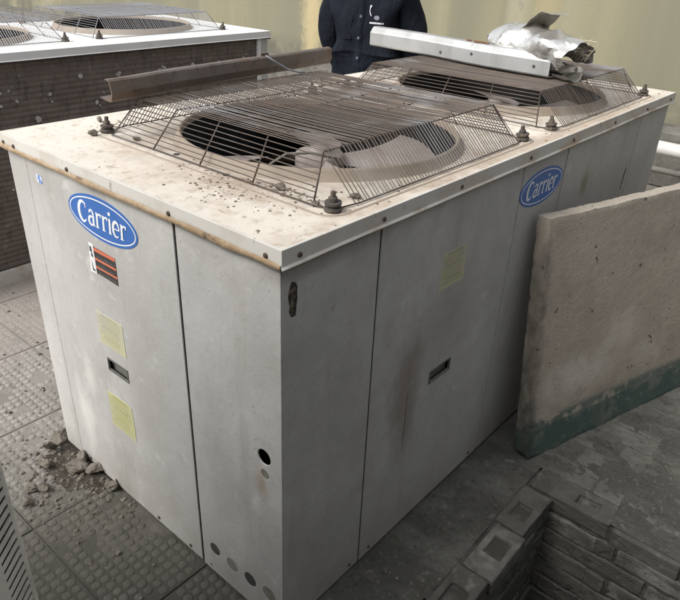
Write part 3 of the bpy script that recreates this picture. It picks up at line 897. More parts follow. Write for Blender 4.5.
# flaking screed right of the pit and along the kerb
def sheet(name, x0, x1, y0, y1, step, hfun, material, skip=None):
    nx = max(2, int((x1 - x0) / step)); ny = max(2, int((y1 - y0) / step))
    V = []; F = []
    for j in range(ny + 1):
        for i in range(nx + 1):
            x = x0 + (x1 - x0) * i / nx; y = y0 + (y1 - y0) * j / ny
            V.append((x, y, hfun(x, y)))
    for j in range(ny):
        for i in range(nx):
            cx = x0 + (x1 - x0) * (i + 0.5) / nx; cy = y0 + (y1 - y0) * (j + 0.5) / ny
            if skip and skip(cx, cy): continue
            a = j * (nx + 1) + i
            F.append((a, a + 1, a + nx + 2, a + nx + 1))
    return mesh_obj(name, V, F, material, None, True)
def hscreed(x, y):
    e = min(1.0, (x - PX1 - 0.012) / 0.02, (y + 1.6) / 0.1)
    if y > -0.50: e = min(e, (x - PX1 - BW - 0.014) / 0.03)
    n1 = noise.fractal(Vector((x * 7, y * 5, 2.0)), 1.0, 2.0, 5)
    n2 = noise.noise(Vector((x * 60, y * 50, 5.0))) + 0.7 * noise.noise(Vector((x * 120, y * 110, 9.0)))
    # worn steps that run away from the kerb
    st = 0.004 if noise.noise(Vector((x * 4.0, y * 2.5, 8.0))) > 0.10 else 0.0
    return (0.006 if y < -0.5 else 0.002) + max(0, 0.0065 + 0.009 * n1 + 0.003 * n2 + st) * max(0, e)
sc = sheet('path', PX1 + 0.016, 3.0, -1.6, -0.20, 0.010, hscreed, 'screed', lambda x, y: x < PX1 + BW + 0.012 and y > -0.50)
tag(sc, kind='structure')
def hdirt(x, y):
    e = min((y + 0.222) / 0.03, (0.02 - y) / 0.03, (x - 0.05) / 0.1, (1.25 - x) / 0.1)
    return 0.006 * min(1, max(-1, e)) + 0.007 * noise.fractal(Vector((x * 12, y * 12, 4.0)), 1.0, 2.0, 5)
ds = sheet('kerb_strip', 0.0, 1.25, -0.222, 0.03, 0.012, hdirt, 'screed')
tag(ds, kind='structure')

# studded paving tiles: shared slab mesh with a shared sheet of studs as its child
TP = 0.5
def stud_mesh(seed, wear=1.0):
    rnd = random.Random(seed)
    V, F = [], []
    n = 16; p = (TP - 0.012) / n
    for i in range(n):
        for j in range(n):
            if noise.noise(Vector((i * 0.35, j * 0.35, seed * 5.0))) > 0.34 or rnd.random() < 0.05: continue
            cx = -TP / 2 + 0.006 + p * (i + 0.5); cy = -TP / 2 + 0.006 + p * (j + 0.5)
            h = 0.0026 * wear * rnd.uniform(0.35, 1.1)
            b = len(V); m = 10
            r0 = 0.0138 * rnd.uniform(0.92, 1.04)
            for (rr, z) in ((1.0, -0.001), (0.92, 0.55), (0.68, 0.95)):
                for k in range(m):
                    a = 2 * math.pi * k / m
                    q = 1 + 0.05 * math.cos(4 * a + math.pi)
                    V.append((cx + r0 * rr * q * math.cos(a), cy + r0 * rr * q * math.sin(a), h * z))
            for l in range(2):
                for k in range(m):
                    k2 = (k + 1) % m
                    F.append((b + l * m + k, b + l * m + k2, b + (l + 1) * m + k2, b + (l + 1) * m + k))
            F.append(tuple(b + 2 * m + k for k in range(m)))
    me = bpy.data.meshes.new('studs')
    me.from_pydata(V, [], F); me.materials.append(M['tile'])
    me.polygons.foreach_set('use_smooth', [True] * len(me.polygons))
    return me
STUDS = [stud_mesh(s) for s in (1, 2, 3)] + [stud_mesh(9, 0.45)]
bmt = bmesh.new()
add_box(bmt, -TP / 2 + 0.0018, TP / 2 - 0.0018, -TP / 2 + 0.0018, TP / 2 - 0.0018, -0.04, 0.0, 0.0015)
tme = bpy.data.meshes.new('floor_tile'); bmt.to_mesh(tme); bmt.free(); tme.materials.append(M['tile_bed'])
paving = empty('paving', (0, 0, 0)); tag(paving, kind='structure')
rt_ = random.Random(4)
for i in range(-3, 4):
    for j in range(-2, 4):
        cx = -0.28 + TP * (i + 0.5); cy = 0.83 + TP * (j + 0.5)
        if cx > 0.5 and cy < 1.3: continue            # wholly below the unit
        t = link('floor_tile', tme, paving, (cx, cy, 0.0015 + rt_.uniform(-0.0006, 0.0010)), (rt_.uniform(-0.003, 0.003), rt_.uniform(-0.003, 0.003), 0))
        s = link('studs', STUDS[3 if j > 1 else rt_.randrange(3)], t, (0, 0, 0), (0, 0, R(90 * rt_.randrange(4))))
        s['kind'] = 'stuff'

# brick lined pit
pit = empty('brick_pit', ((PX0 + PX1) / 2, (PY0 + PY1) / 2, -PD)); tag(pit, kind='structure')
pit.location = (0, 0, 0)
def brick_mesh(seed, frog, m):
    rnd = random.Random(seed)
    bm = bmesh.new()
    L_, W_, H_ = 0.215, BW, 0.064
    add_box(bm, -L_ / 2, L_ / 2, -W_ / 2, W_ / 2, -H_, 0)
    if frog:
        top = [f for f in bm.faces if f.normal.z > 0.9]
        bmesh.ops.inset_individual(bm, faces=top, thickness=0.028)
        for v in top[0].verts:
            v.co.x = v.co.x * (0.36 + 0.07 * (seed % 3)) + 0.012 * ((seed % 4) - 1.5)
            v.co.y *= 0.85 + 0.1 * (seed % 2)
        r = bmesh.ops.inset_individual(bm, faces=top, thickness=0.003, depth=-0.012 - 0.004 * (seed % 3))
    es = [e for e in bm.edges if len(e.link_faces) == 2 and e.calc_face_angle(0) > 1.0]
    bmesh.ops.bevel(bm, geom=es, offset=0.0035, segments=1, affect='EDGES')
    bmesh.ops.subdivide_edges(bm, edges=[e for e in bm.edges if e.calc_length() > 0.03], cuts=4, use_grid_fill=True)
    for v in bm.verts:
        v.co += 0.0032 * noise.noise_vector(v.co * 14 + Vector((seed * 3.1, 0, 0))) + 0.0022 * noise.noise_vector(v.co * 60 + Vector((seed * 1.7, 0, 0)))
    bmesh.ops.recalc_face_normals(bm, faces=bm.faces)
    me = bpy.data.meshes.new('brick'); bm.to_mesh(me); bm.free(); me.materials.append(M[m])
    return me
BR = [brick_mesh(s, False, 'brick') for s in range(5)]
BP = [brick_mesh(s + 20, False, 'palebrick') for s in range(3)]
BF = [brick_mesh(s + 40, True, 'brick') for s in range(3)] + [brick_mesh(47, True, 'palebrick')]
rb = random.Random(12)
def wall_run(p0, p1, nrm, course, z, top):
    d = Vector((p1[0] - p0[0], p1[1] - p0[1])); ln = d.length; d.normalize()
    n = int(round(ln / 0.226))
    for k in range(n + (1 if course % 2 else 0)):
        s = (k + (0.5 if course % 2 == 0 else 0.0)) * 0.226
        if s < 0.05 or s > ln + 0.05: 
            if course % 2 == 0: continue
        if s < 0.04: s = 0.06
        if s > ln - 0.05: s = ln - 0.06
        me = rb.choice(BF[:3]) if top else (rb.choice(BP) if rb.random() < 0.28 else rb.choice(BR))
        off = rb.uniform(-0.006, 0.005)
        c = Vector(p0) + d * s - Vector(nrm) * (BW / 2 + off)
        o = link('brick', me, pit, (c.x, c.y, z + rb.uniform(-0.003, 0.003)))
        o.rotation_euler = (rb.uniform(-0.02, 0.02), rb.uniform(-0.015, 0.015), math.atan2(d.y, d.x) + rb.uniform(-0.03, 0.03))
PV = [brick_mesh(s_ + 60, False, 'paver') for s_ in range(5)]
rp = random.Random(31)
for ci in range(17):                      # paving bricks in rows that run away from the kerb
    x = PX1 + BW + 0.066 + ci * 0.110
    for rj in range(6):
        y = -0.30 - 0.222 * rj + (0.111 if ci % 2 else 0.0)
        if y > -0.22: continue
        o = link('brick', rp.choice(PV), sc, (x + rp.uniform(-0.003, 0.003), y + rp.uniform(-0.003, 0.003), 0.0105 + rp.uniform(-0.003, 0.003)))
        o.rotation_euler = (rp.uniform(-0.012, 0.012), rp.uniform(-0.02, 0.02), R(90) + rp.uniform(-0.015, 0.015))
ncourse = 8
for c_ in range(ncourse):
    z = 0.016 - 0.076 * c_
    if c_ > 0:
        wall_run((PX1, PY1), (PX0, PY1), (0, -1), c_, z, False)
        wall_run((PX1, PY0), (PX1, PY1), (-1, 0), c_, z, False)
        wall_run((PX0, PY0), (PX1, PY0), (0, 1), c_, z, False)
        wall_run((PX0, PY1), (PX0, PY0), (1, 0), c_, z, False)
# top course: frogged bricks laid round the rim
for k, (x, dy, dz, me) in enumerate(((0.856, 0.0, 0.0, BF[0]), (0.636, -0.014, -0.004, BF[3]), (0.408, -0.008, 0.001, BF[1]), (0.18, 0.0, 0.0, BF[2]))):
    o = link('brick', me, pit, (x, PY1 + BW / 2 + dy, 0.012 + dz), (rb.uniform(-0.02, 0.02), rb.uniform(-0.02, 0.02), rb.uniform(-0.03, 0.03)))
for k, y in enumerate((-0.385, -0.612, -0.84, -1.068, -1.295)):
    o = link('brick', BF[0] if k == 0 else BR[k % 5], pit, (PX1 + BW / 2 + (0.004 if k == 0 else 0.0), y - 0.022, 0.012 if k == 0 else 0.002), (0, rb.uniform(-0.02, 0.02), R(90) + rb.uniform(-0.03, 0.03)))
for x in (0.23, 0.456, 0.682, 0.90):
    link('brick', BR[int(x * 10) % 5], pit, (x, PY0 - BW / 2, 0.016), (0, 0, 0.01))
for y in (-0.44, -0.668, -0.894, -1.12):
    link('brick', BR[int(-y * 10) % 5], pit, (PX0 - BW / 2, y, 0.016), (0, 0, R(90)))
o = link('brick', BR[2], pit, (PX1 + BW / 2 + 0.006, PY1 + BW / 2 - 0.01, 0.008), (0.01, 0.0, 0.06)); o.scale = (0.50, 1.0, 1.0)
# mortar bed behind the bricks and the floor of the pit
def wall_sheet(p0, p1, nrm, z0, z1, off):
    nx, nz_ = 110, 80
    V, F = [], []
    for j in range(nz_ + 1):
        for i in range(nx + 1):
            x = p0[0] + (p1[0] - p0[0]) * i / nx; y = p0[1] + (p1[1] - p0[1]) * i / nx; z = z0 + (z1 - z0) * j / nz_
            o_ = off + 0.009 * noise.fractal(Vector((x * 22, y * 22, z * 30)), 1.0, 2.0, 4)
            V.append((x - nrm[0] * o_, y - nrm[1] * o_, z))
    for j in range(nz_):
        for i in range(nx):
            a = j * (nx + 1) + i
            F.append((a, a + 1, a + nx + 2, a + nx + 1))
    return V, F
for p0, p1, nrm in (((PX0 - .03, PY1), (PX1 + .03, PY1), (0, -1)), ((PX1, PY0 - .03), (PX1, PY1 + .03), (-1, 0)), ((PX0 - .03, PY0), (PX1 + .03, PY0), (0, 1)), ((PX0, PY0 - .03), (PX0, PY1 + .03), (1, 0))):
    V, F = wall_sheet(p0, p1, nrm, -PD - 0.02, -0.055, 0.006)
    mesh_obj('mortar', V, F, 'mortar', pit, True)
bmm = bmesh.new()
add_box(bmm, PX0 - BW, PX1 + BW + 0.02, PY1 + 0.012, PY1 + BW + 0.012, -0.10, -0.004)
add_box(bmm, PX1 + 0.012, PX1 + BW + 0.012, PY0 - BW, PY1 + 0.011, -0.10, -0.005)
add_box(bmm, PX0 - BW, PX1 + BW, PY0 - BW, PY0 - 0.012, -0.10, 0.003)
add_box(bmm, PX0 - BW, PX0 - 0.012, PY0 - 0.011, PY1 + 0.011, -0.10, 0.003)
bm_obj('mortar', bmm, 'mortar', pit)
V, F = [], []
nn = 30
for j in range(nn + 1):
    for i in range(nn + 1):
        x = PX0 - 0.05 + (PX1 - PX0 + 0.1) * i / nn; y = PY0 - 0.05 + (PY1 - PY0 + 0.1) * j / nn
        V.append((x, y, -PD + 0.03 * noise.fractal(Vector((x * 6, y * 6, 1)), 1.0, 2.0, 4)))
for j in range(nn):
    for i in range(nn):
        a = j * (nn + 1) + i
        F.append((a, a + 1, a + nn + 2, a + nn + 1))
mesh_obj('pit_floor', V, F, 'soil', pit, True)

# ------------------------------------------------------------------ concrete slab leaning on the unit
def make_slab():
    L_, T_, H_ = 1.30, 0.056, 0.922
    bm = bmesh.new()
    add_box(bm, 0, L_, 0, T_, 0, H_)
    # rounded bottom corner, subdivided for chipped edges
    bmesh.ops.subdivide_edges(bm, edges=[e for e in bm.edges if abs((e.verts[0].co - e.verts[1].co).x) > 0.5], cuts=110, use_grid_fill=True)
    bmesh.ops.subdivide_edges(bm, edges=[e for e in bm.edges if abs((e.verts[0].co - e.verts[1].co).z) > 0.5], cuts=80, use_grid_fill=True)
    bmesh.ops.subdivide_edges(bm, edges=[e for e in bm.edges if abs((e.verts[0].co - e.verts[1].co).y) > 0.03], cuts=4, use_grid_fill=True)
    for v in bm.verts:
        p = v.co.copy()
        # how many box faces the vertex lies on
        fx = p.x < 1e-4 or p.x > L_ - 1e-4; fy = p.y < 1e-4 or p.y > T_ - 1e-4; fz = p.z < 1e-4 or p.z > H_ - 1e-4
        ed = (fx + fy + fz)
        if ed >= 2:
            c = 0.0015 + 0.008 * max(0, noise.noise(p * 11)) ** 2 + 0.008 * max(0, noise.noise(p * 40)) ** 1.6
            if fx: p.x += c if p.x < L_ / 2 else -c
            if fy: p.y += c * 0.8 if p.y < T_ / 2 else -c * 0.8
            if fz: p.z += c if p.z < H_ / 2 else -c
        # rounded bottom left corner
        if p.x < 0.05 and p.z < 0.05:
            d = Vector((0.05 - p.x, 0.05 - p.z))
            if d.length > 0.05:
                k = 0.05 / d.length
                p.x = 0.05 - d.x * k; p.z = 0.05 - d.y * k
        p += 0.0012 * noise.noise_vector(p * 6) + 0.0008 * noise.noise_vector(p * 60)
        if fz and p.z > 0.5: p.z += 0.004 * noise.noise(Vector((p.x * 9, p.y * 9, 3)))
        v.co = p
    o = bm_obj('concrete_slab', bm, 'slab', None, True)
    o.data.set_sharp_from_angle(angle=R(26))
    u = Vector((0.955, -0.296, 0)); n = Vector((0.296, 0.955, 0))
    lean = math.atan2(0.100, 0.92)
    w = n * math.sin(lean) + Vector((0, 0, 1)) * math.cos(lean)
    t = u.cross(w) * -1
    m = Matrix((u, t, w)).transposed().to_4x4()
    m.translation = Vector((1.066, -0.166, 0.006))
    o.matrix_world = m
    return o
slab = make_slab()
tag(slab, 'thick concrete slab with dark green foot leaning against the unit', 'slab')
# a pale chip mark near its foot
# ------------------------------------------------------------------ things lying on the guards
def sweep(name, prof, path, material, parent=None, thick=0.002, jit=0.0):
    """open profile (list of (a, b)) swept along path points (each = (pos, A axis, B axis)), with thickness"""
    V, F = [], []
    np_ = len(prof)
    offs = []
    for i in range(np_):
        a = Vector(prof[max(i - 1, 0)]); c = Vector(prof[min(i + 1, np_ - 1)])
        t = (c - a).normalized(); offs.append(Vector((-t.y, t.x)) * thick)
    ring = 2 * np_
    for (p, A, B) in path:
        for s in (0, 1):
            for i in range(np_):
                q = Vector(prof[i]) + offs[i] * s
                V.append(p + A * q.x + B * q.y + (noise.noise_vector(p * 7) * jit if jit else Vector((0, 0, 0))))
    m = len(path)
    for k in range(m - 1):
        o = k * ring; o2 = (k + 1) * ring
        for i in range(np_ - 1):
            F.append((o + i, o + i + 1, o2 + i + 1, o2 + i))
            F.append((o + np_ + i, o2 + np_ + i, o2 + np_ + i + 1, o + np_ + i + 1))
        F.append((o, o2, o2 + np_, o + np_))
        F.append((o + np_ - 1, o + 2 * np_ - 1, o2 + 2 * np_ - 1, o2 + np_ - 1))
    for o in (0, (m - 1) * ring):
        for i in range(np_ - 1): F.append((o + i, o + np_ + i, o + np_ + i + 1, o + i + 1))
    bm = bmesh.new()
    bv = [bm.verts.new(v) for v in V]
    for f in F: bm.faces.new([bv[i] for i in f])
    return bm_obj(name, bm, material, parent)

Z = Vector((0, 0, 1))
# rusty steel angle along the far edge of the front guard
a0 = Vector((0.180, 0.836, 1.2520)); a1 = Vector((1.175, 0.935, 1.2520))
d = (a1 - a0).normalized(); nside = Z.cross(d).normalized()       # points away from the camera side (+y)
bar = empty('steel_angle', a0); tag(bar, 'long rusty brown steel angle lying along the far edge of the front fan guard', 'steel angle')
path = []
for k in range(13):
    t = k / 12
    tw = 0.10 * (t - 0.5)
    A = (nside * math.cos(tw) + Z * math.sin(tw)); B = (Z * math.cos(tw) - nside * math.sin(tw))
    path.append((d * (a1 - a0).length * t + Vector((0, 0, 0.002 * math.sin(t * 5))), A, B))
prof = [(0.044, 0.008), (0.004, 0.0), (0.0, 0.003), (-0.006, 0.022), (-0.001, 0.050), (0.002, 0.053), (0.014, 0.054)]
sweep('web', prof, path, 'rustbar', bar, 0.0030, 0.0018)
pl = box('bracket', 0.615, 0.650, 0.070, 0.076, 0.004, 0.066, 'rustbar', bar, 0.001)
tube('tie_wire', [(0.62, 0.052, 0.060), (0.655, 0.035, 0.036), (0.69, 0.015, 0.014), (0.72, -0.01, 0.006), (0.735, -0.02, 0.006)], 0.0035, 'wire2', bar, 6)

# galvanised channel over the rear guard
c0 = Vector((1.690, 1.150, 1.254)); c1 = Vector((1.562, 0.226, 1.254))
d = (c1 - c0).normalized(); nl = Z.cross(d).normalized()           # side axis
if nl.x > 0: nl = -nl                                               # towards the camera
ch = empty('steel_channel', c0); tag(ch, 'bright galvanised steel channel lying across the rear fan guard', 'steel channel')
path = []
for k in range(11):
    t = k / 10
    path.append((d * (c1 - c0).length * t + Z * 0.0015 * math.sin(t * 7), -nl, Z))
prof = [(0.034, 0.0), (0.004, 0.0), (0.0, 0.004), (0.0, 0.052), (0.003, 0.057), (0.016, 0.074), (0.020, 0.076), (0.046, 0.076), (0.047, 0.066)]
sweep('web', prof, path, 'galv', ch, 0.0018, 0.0015)
LT = (c1 - c0).length
for t, z in ((0.93, 0.030), (0.62, 0.036), (0.45, 0.022)):
    p = d * LT * t + nl * 0.0030 + Z * z
    V, F = tube_data([p - nl * 0.002, p + nl * 0.001], 0.006, 8)
    mesh_obj('bolt_hole', V, F, 'darkplug', ch)
for t, r in ((0.62, 0.018), (0.66, 0.013), (0.57, 0.010)):
    p = d * LT * t - nl * 0.032 + Z * 0.0782
    V = [p + (d * math.cos(a) * r * 1.3 - nl * math.sin(a) * r * 0.8) * (1 + 0.4 * noise.noise(Vector((math.cos(a) * 2, math.sin(a) * 2, t * 9)))) for a in [2 * math.pi * k / 12 for k in range(12)]]
    W = [v + Z * 0.003 for v in V]
    mesh_obj('rust_flake', V + W, [tuple(range(12, 24))] + [(k, (k + 1) % 12, 12 + (k + 1) % 12, 12 + k) for k in range(12)], 'rustspot', ch)

# crumpled bright foil jacket behind the channel
def make_foil():
    root = empty('crumpled_foil', (1.690, 0.345, 1.252)); tag(root, 'crumpled silver foil jacket lying behind the channel on the rear guard', 'foil')
    ax = Vector((-0.47, -0.88, 0)).normalized()      # runs towards the camera's right
    sd = Vector((-ax.y, ax.x, 0))
    V, F = [], []
    nu, nv = 30, 26
    for i in range(nu + 1):
        t = i / nu
        s = (t - 0.5) * 0.50
        rad = 0.080 * (0.80 + 0.35 * math.sin(t * 3.0 + 0.3)) * (0.75 if t < 0.12 else 1)
        for j in range(nv + 1):
            a = R(-35 + 300 * j / nv)
            p = ax * s + sd * math.cos(a) * rad * 1.25 + Z * (0.082 + math.sin(a) * rad * 0.85)
            q = Vector((t * 5, j / nv * 5, 2))
            fold = abs(noise.noise(q * 0.75)) * 0.034 + abs(noise.noise(q * 1.9)) * 0.010
            p -= (sd * math.cos(a) + Z * math.sin(a)) * fold
            p += noise.noise_vector(q * 0.6) * 0.012 + noise.noise_vector(q * 2.2) * 0.008 + noise.noise_vector(q * 5.0) * 0.0025
            p.z = max(p.z, 0.001)
            V.append(p)
    for i in range(nu):
        for j in range(nv):
            a = i * (nv + 1) + j
            if (i * 7 + j * 3) % 2: F += [(a, a + 1, a + nv + 2), (a, a + nv + 2, a + nv + 1)]
            else: F += [(a, a + 1, a + nv + 1), (a + 1, a + nv + 2, a + nv + 1)]
    o = mesh_obj('foil_sheet', V, F, 'foil', root, True)
    o.data.set_sharp_from_angle(angle=R(24))
    # flap standing up near the far end
    V, F = [], []
    n1, n2 = 14, 10
    for i in range(n1 + 1):
        t = i / n1
        for j in range(n2 + 1):
            s = j / n2 - 0.5
            p = ax * (-0.075 + 0.075 * t + 0.085 * t * t) + Z * (0.110 + 0.095 * math.sin(t * 1.75)) + sd * s * 0.15 * (1 - 0.45 * t)
            p += ax * (0.10 * s * s) + noise.noise_vector(Vector((t * 5, s * 5, 7))) * 0.014
            V.append(p)
    for i in range(n1):
        for j in range(n2):
            a = i * (n2 + 1) + j
            F.append((a, a + 1, a + n2 + 2, a + n2 + 1))
    mesh_obj('foil_flap', V, F, 'foil_dull', root, True)
    # rolled end on the camera's right
    V, F = [], []
    n1, n2 = 12, 26
    for i in range(n1 + 1):
        for j in range(n2 + 1):
            a = R(-150 + 330 * j / n2); r = 0.032 - 0.016 * j / n2
            p = ax * (0.17 + 0.10 * i / n1) + sd * (-0.02 + math.cos(a) * r) + Z * (0.034 + math.sin(a) * r)
            p += noise.noise_vector(Vector((i * 0.3, j * 0.2, 3))) * 0.006
            V.append(p)
    for i in range(n1):
        for j in range(n2):
            a = i * (n2 + 1) + j
            F.append((a, a + 1, a + n2 + 2, a + n2 + 1))
    mesh_obj('foil_roll', V, F, 'foil', root, True)
    # torn scrim net
    V, F = [], []
    def th(p, q):
        v, f = tube_data([p, (Vector(p) + Vector(q)) / 2 + noise.noise_vector(Vector(p) * 40) * 0.006, q], 0.0013, 4)
        b = len(V); V.extend(v); F.extend([tuple(i + b for i in ff) for ff in f])
    for k in range(7):
        s = 0.14 + 0.018 * k
        th(ax * s + Z * 0.07 + sd * 0.02, ax * (s + 0.012) + Z * (0.125 + 0.02 * math.sin(k * 2.1)) + sd * 0.055)
    for k in range(4):
        h = 0.085 + 0.014 * k
        th(ax * 0.14 + Z * h + sd * (0.02 + k * 0.009), ax * 0.262 + Z * (h + 0.006) + sd * (0.02 + k * 0.009))
    s = mesh_obj('scrim', V, F, 'scrim', root); s['kind'] = 'stuff'
make_foil()

# ------------------------------------------------------------------ loose stones and grit
def chunk_mesh(seed, sub=3, flat=0.6, ang=0.5):
    rnd = random.Random(seed)
    bm = bmesh.new()
    bmesh.ops.create_icosphere(bm, subdivisions=sub, radius=1.0)
    planes = [(Vector((rnd.gauss(0, 1), rnd.gauss(0, 1), rnd.gauss(0, 1))).normalized(), rnd.uniform(0.45, 0.8)) for _ in range(7)]
    for v in bm.verts:
        p = v.co.copy()
        for n_, dd in planes:
            e = p.dot(n_)
            if e > dd: p -= n_ * (e - dd)
        p += noise.noise_vector(p * 2.5 + Vector((seed, 0, 0))) * 0.16 + noise.noise_vector(p * 7 + Vector((seed, 4, 0))) * 0.07
        v.co = Vector((p.x, p.y * 0.75, p.z * flat))
    zm = min(v.co.z for v in bm.verts)
    for v in bm.verts: v.co.z -= zm
    me = bpy.data.meshes.new('stone'); bm.to_mesh(me); bm.free(); me.materials.append(M['rubble'])
    return me
CH = [chunk_mesh(s) for s in range(6)]
# (x, y, size, rz, label)
stones = [
    (-0.012, 1.150, 0.040, 0.4, 'flat pale concrete shard beside the rear foot of the front unit'),
    (-0.075, 1.115, 0.038, 1.3, 'thin upright concrete flake leaning by the dark hollow under the unit'),
    (-0.055, 0.955, 0.042, 2.0, 'largest tan stone at the edge of the front unit, in the rubble heap'),
    (-0.020, 0.985, 0.030, 0.9, 'rounded tan stone touching the front unit above the largest stone'),
    (-0.012, 0.905, 0.034, 2.7, 'grey brown stone wedged below the unit edge'),
    (-0.020, 0.800, 0.026, 0.2, 'small grey stone lying apart at the front end of the rubble'),
    (-0.175, 0.960, 0.022, 1.1, 'small dark stone on the studded tiles left of the rubble'),
    (-0.205, 0.985, 0.019, 2.1, 'small pale stone next to the dark stone left of the rubble'),
    (-0.245, 0.935, 0.020, 0.6, 'cube like grey stone nearest the slotted casing'),
    (-0.120, 1.060, 0.024, 1.8, 'crumbled grey lump between the shard and the tiles'),
]
for i, (x, y, s, rz, lab) in enumerate(stones):
    o = link('stone', CH[i % 6], None, (x, y, 0.008), (0, 0, rz))
    s *= 1.1
    o.scale = (s, s, s * (0.55 if i == 0 else 1.0))
    if i == 1: o.rotation_euler = (0.5, 0.9, 1.3); o.scale = (s, s * 1.1, s * 0.35); o.location.z = 0.03
    tag(o, lab, 'stone', 'stones by the unit foot')

def scatter(name, mats, pts, kind_label, cat, zf, smin, smax, seed):
    """one mesh of many tiny crumbs"""
    rnd = random.Random(seed)
    V, F = [], []
    for (x, y) in pts:
        s = smin + (smax - smin) * rnd.random() ** 3
        z = zf(x, y)
        b = len(V)
        pr = [Vector((rnd.uniform(.6, 1) * a, rnd.uniform(.6, 1) * c, e)) * s for a, c, e in ((-1, -1, 0), (1, -1, 0), (1, 1, 0), (-1, 1, 0), (-.6, -.6, .8), (.6, -.6, .9), (.6, .6, .7), (-.6, .6, .8))]
        m = Matrix.Rotation(rnd.uniform(0, 6.28), 3, 'Z')
        for p in pr:
            p = m @ p
            V.append((x + p.x, y + p.y, z + p.z * 0.7 - 0.0005))
        for f in ((4, 5, 6, 7), (0, 1, 5, 4), (1, 2, 6, 5), (2, 3, 7, 6), (3, 0, 4, 7)): F.append(tuple(b + i for i in f))
    o = mesh_obj(name, V, F, mats)
    tag(o, kind_label, cat, kind='stuff')
    return o
rg = random.Random(21)
pts = []
for _ in range(150):     # crumbs swept against the guard foot and near the front corner
    pts.append((0.205 + rg.gauss(0, 0.035), rg.uniform(0.10, 0.55)))
for _ in range(260):
    pts.append((0.212 + abs(rg.gauss(0, 0.02)), rg.uniform(0.08, 0.50)))
for _ in range(170):
    pts.append((0.13 + rg.gauss(0, 0.03), 0.30 + rg.gauss(0, 0.07)))
for _ in range(140):
    pts.append((rg.uniform(0.0, 2.33), rg.uniform(0.0, 0.10)))
for _ in range(220):
    pts.append((rg.uniform(0.0, 2.33), rg.uniform(0.0, 1.12)))
for _ in range(60):
    pts.append((0.27 + rg.gauss(0, 0.03), 0.99 + rg.gauss(0, 0.03)))
def okp(x, y):
    if not (-0.005 < x < 2.34 and -0.005 < y < 1.13): return False
    return all(math.hypot(x - c, y - FY) > 0.452 for c in FANS)
pts = [p for p in pts if okp(*p)]
scatter('grit', 'grit', pts, 'brown grit and crumbs scattered on the lid of the front unit', 'grit', lambda x, y: 1.1452, 0.0010, 0.0050, 3)
for i, (x, y, s, lab) in enumerate(((0.163, 0.925, 0.017, 'brown pebble on the bare rear corner of the lid'), (0.262, 1.055, 0.014, 'brown pebble by the guard bolt at the rear left corner of the lid'), (0.305, 0.075, 0.013, 'grey brown pebble beside the guard bolt at the front corner'), (0.205, 0.105, 0.012, 'small flat crumb on the lid just before the front corner bolt'), (0.225, 0.235, 0.016, 'dark pebble caught under the guard near the front corner'), (0.222, 0.80, 0.011, 'dark flake on the lid by the guard foot'))):
    o = link('pebble', CH[(i + 2) % 6], None, (x, y, 1.1448), (0, 0, i * 1.1))
    o.scale = (s, s, s)
    tag(o, lab, 'pebble', 'pebbles on the lid')
# dirt heap at the unit foot, darkened to stand for the shaded hollow
def hheap(x, y):
    d_ = math.hypot((x + 0.03) / 0.15, (y - 0.97) / 0.24)
    return -0.008 + max(0, 1 - d_) * 0.026 + 0.012 * noise.fractal(Vector((x * 14, y * 14, 3)), 1.0, 2.0, 5) * max(0, 1.25 - d_)
hp = sheet('dirt', -0.24, 0.10, 0.66, 1.26, 0.009, hheap, 'dirt')
tag(hp, 'brown crumbled dirt heaped at the foot of the front unit', 'dirt', kind='stuff')
pts = []
for _ in range(420):
    a = rg.gauss(0, 0.09); b = rg.gauss(0, 0.14)
    pts.append((-0.09 + a, 0.98 + b))
for _ in range(150): pts.append((rg.uniform(-0.7, 0.0), rg.uniform(0.3, 1.8)))
for _ in range(200): pts.append((rg.uniform(-0.2, 0.9), rg.uniform(1.14, 2.4)))
scatter('rubble_crumbs', 'rubble', [p for p in pts if not (p[0] > -0.005 and p[1] < 1.12)], 'small concrete crumbs strewn over the tiles', 'crumbs', lambda x, y: max(0.005, hheap(x, y)), 0.0016, 0.011, 8)
pts = []
for _ in range(420): pts.append((rg.uniform(1.1, 2.6), rg.uniform(-0.9, -0.25)))
for _ in range(160): pts.append((rg.uniform(0.1, 1.2), rg.uniform(-0.22, -0.02)))
def pathz(x, y):
    return hscreed(x, y) if x > PX1 + 0.02 and y < -0.2 else hdirt(x, y)
scatter('screed_crumbs', 'rubble', pts, 'pale crumbs on the flaking path by the slab', 'crumbs', pathz, 0.0012, 0.0060, 9)

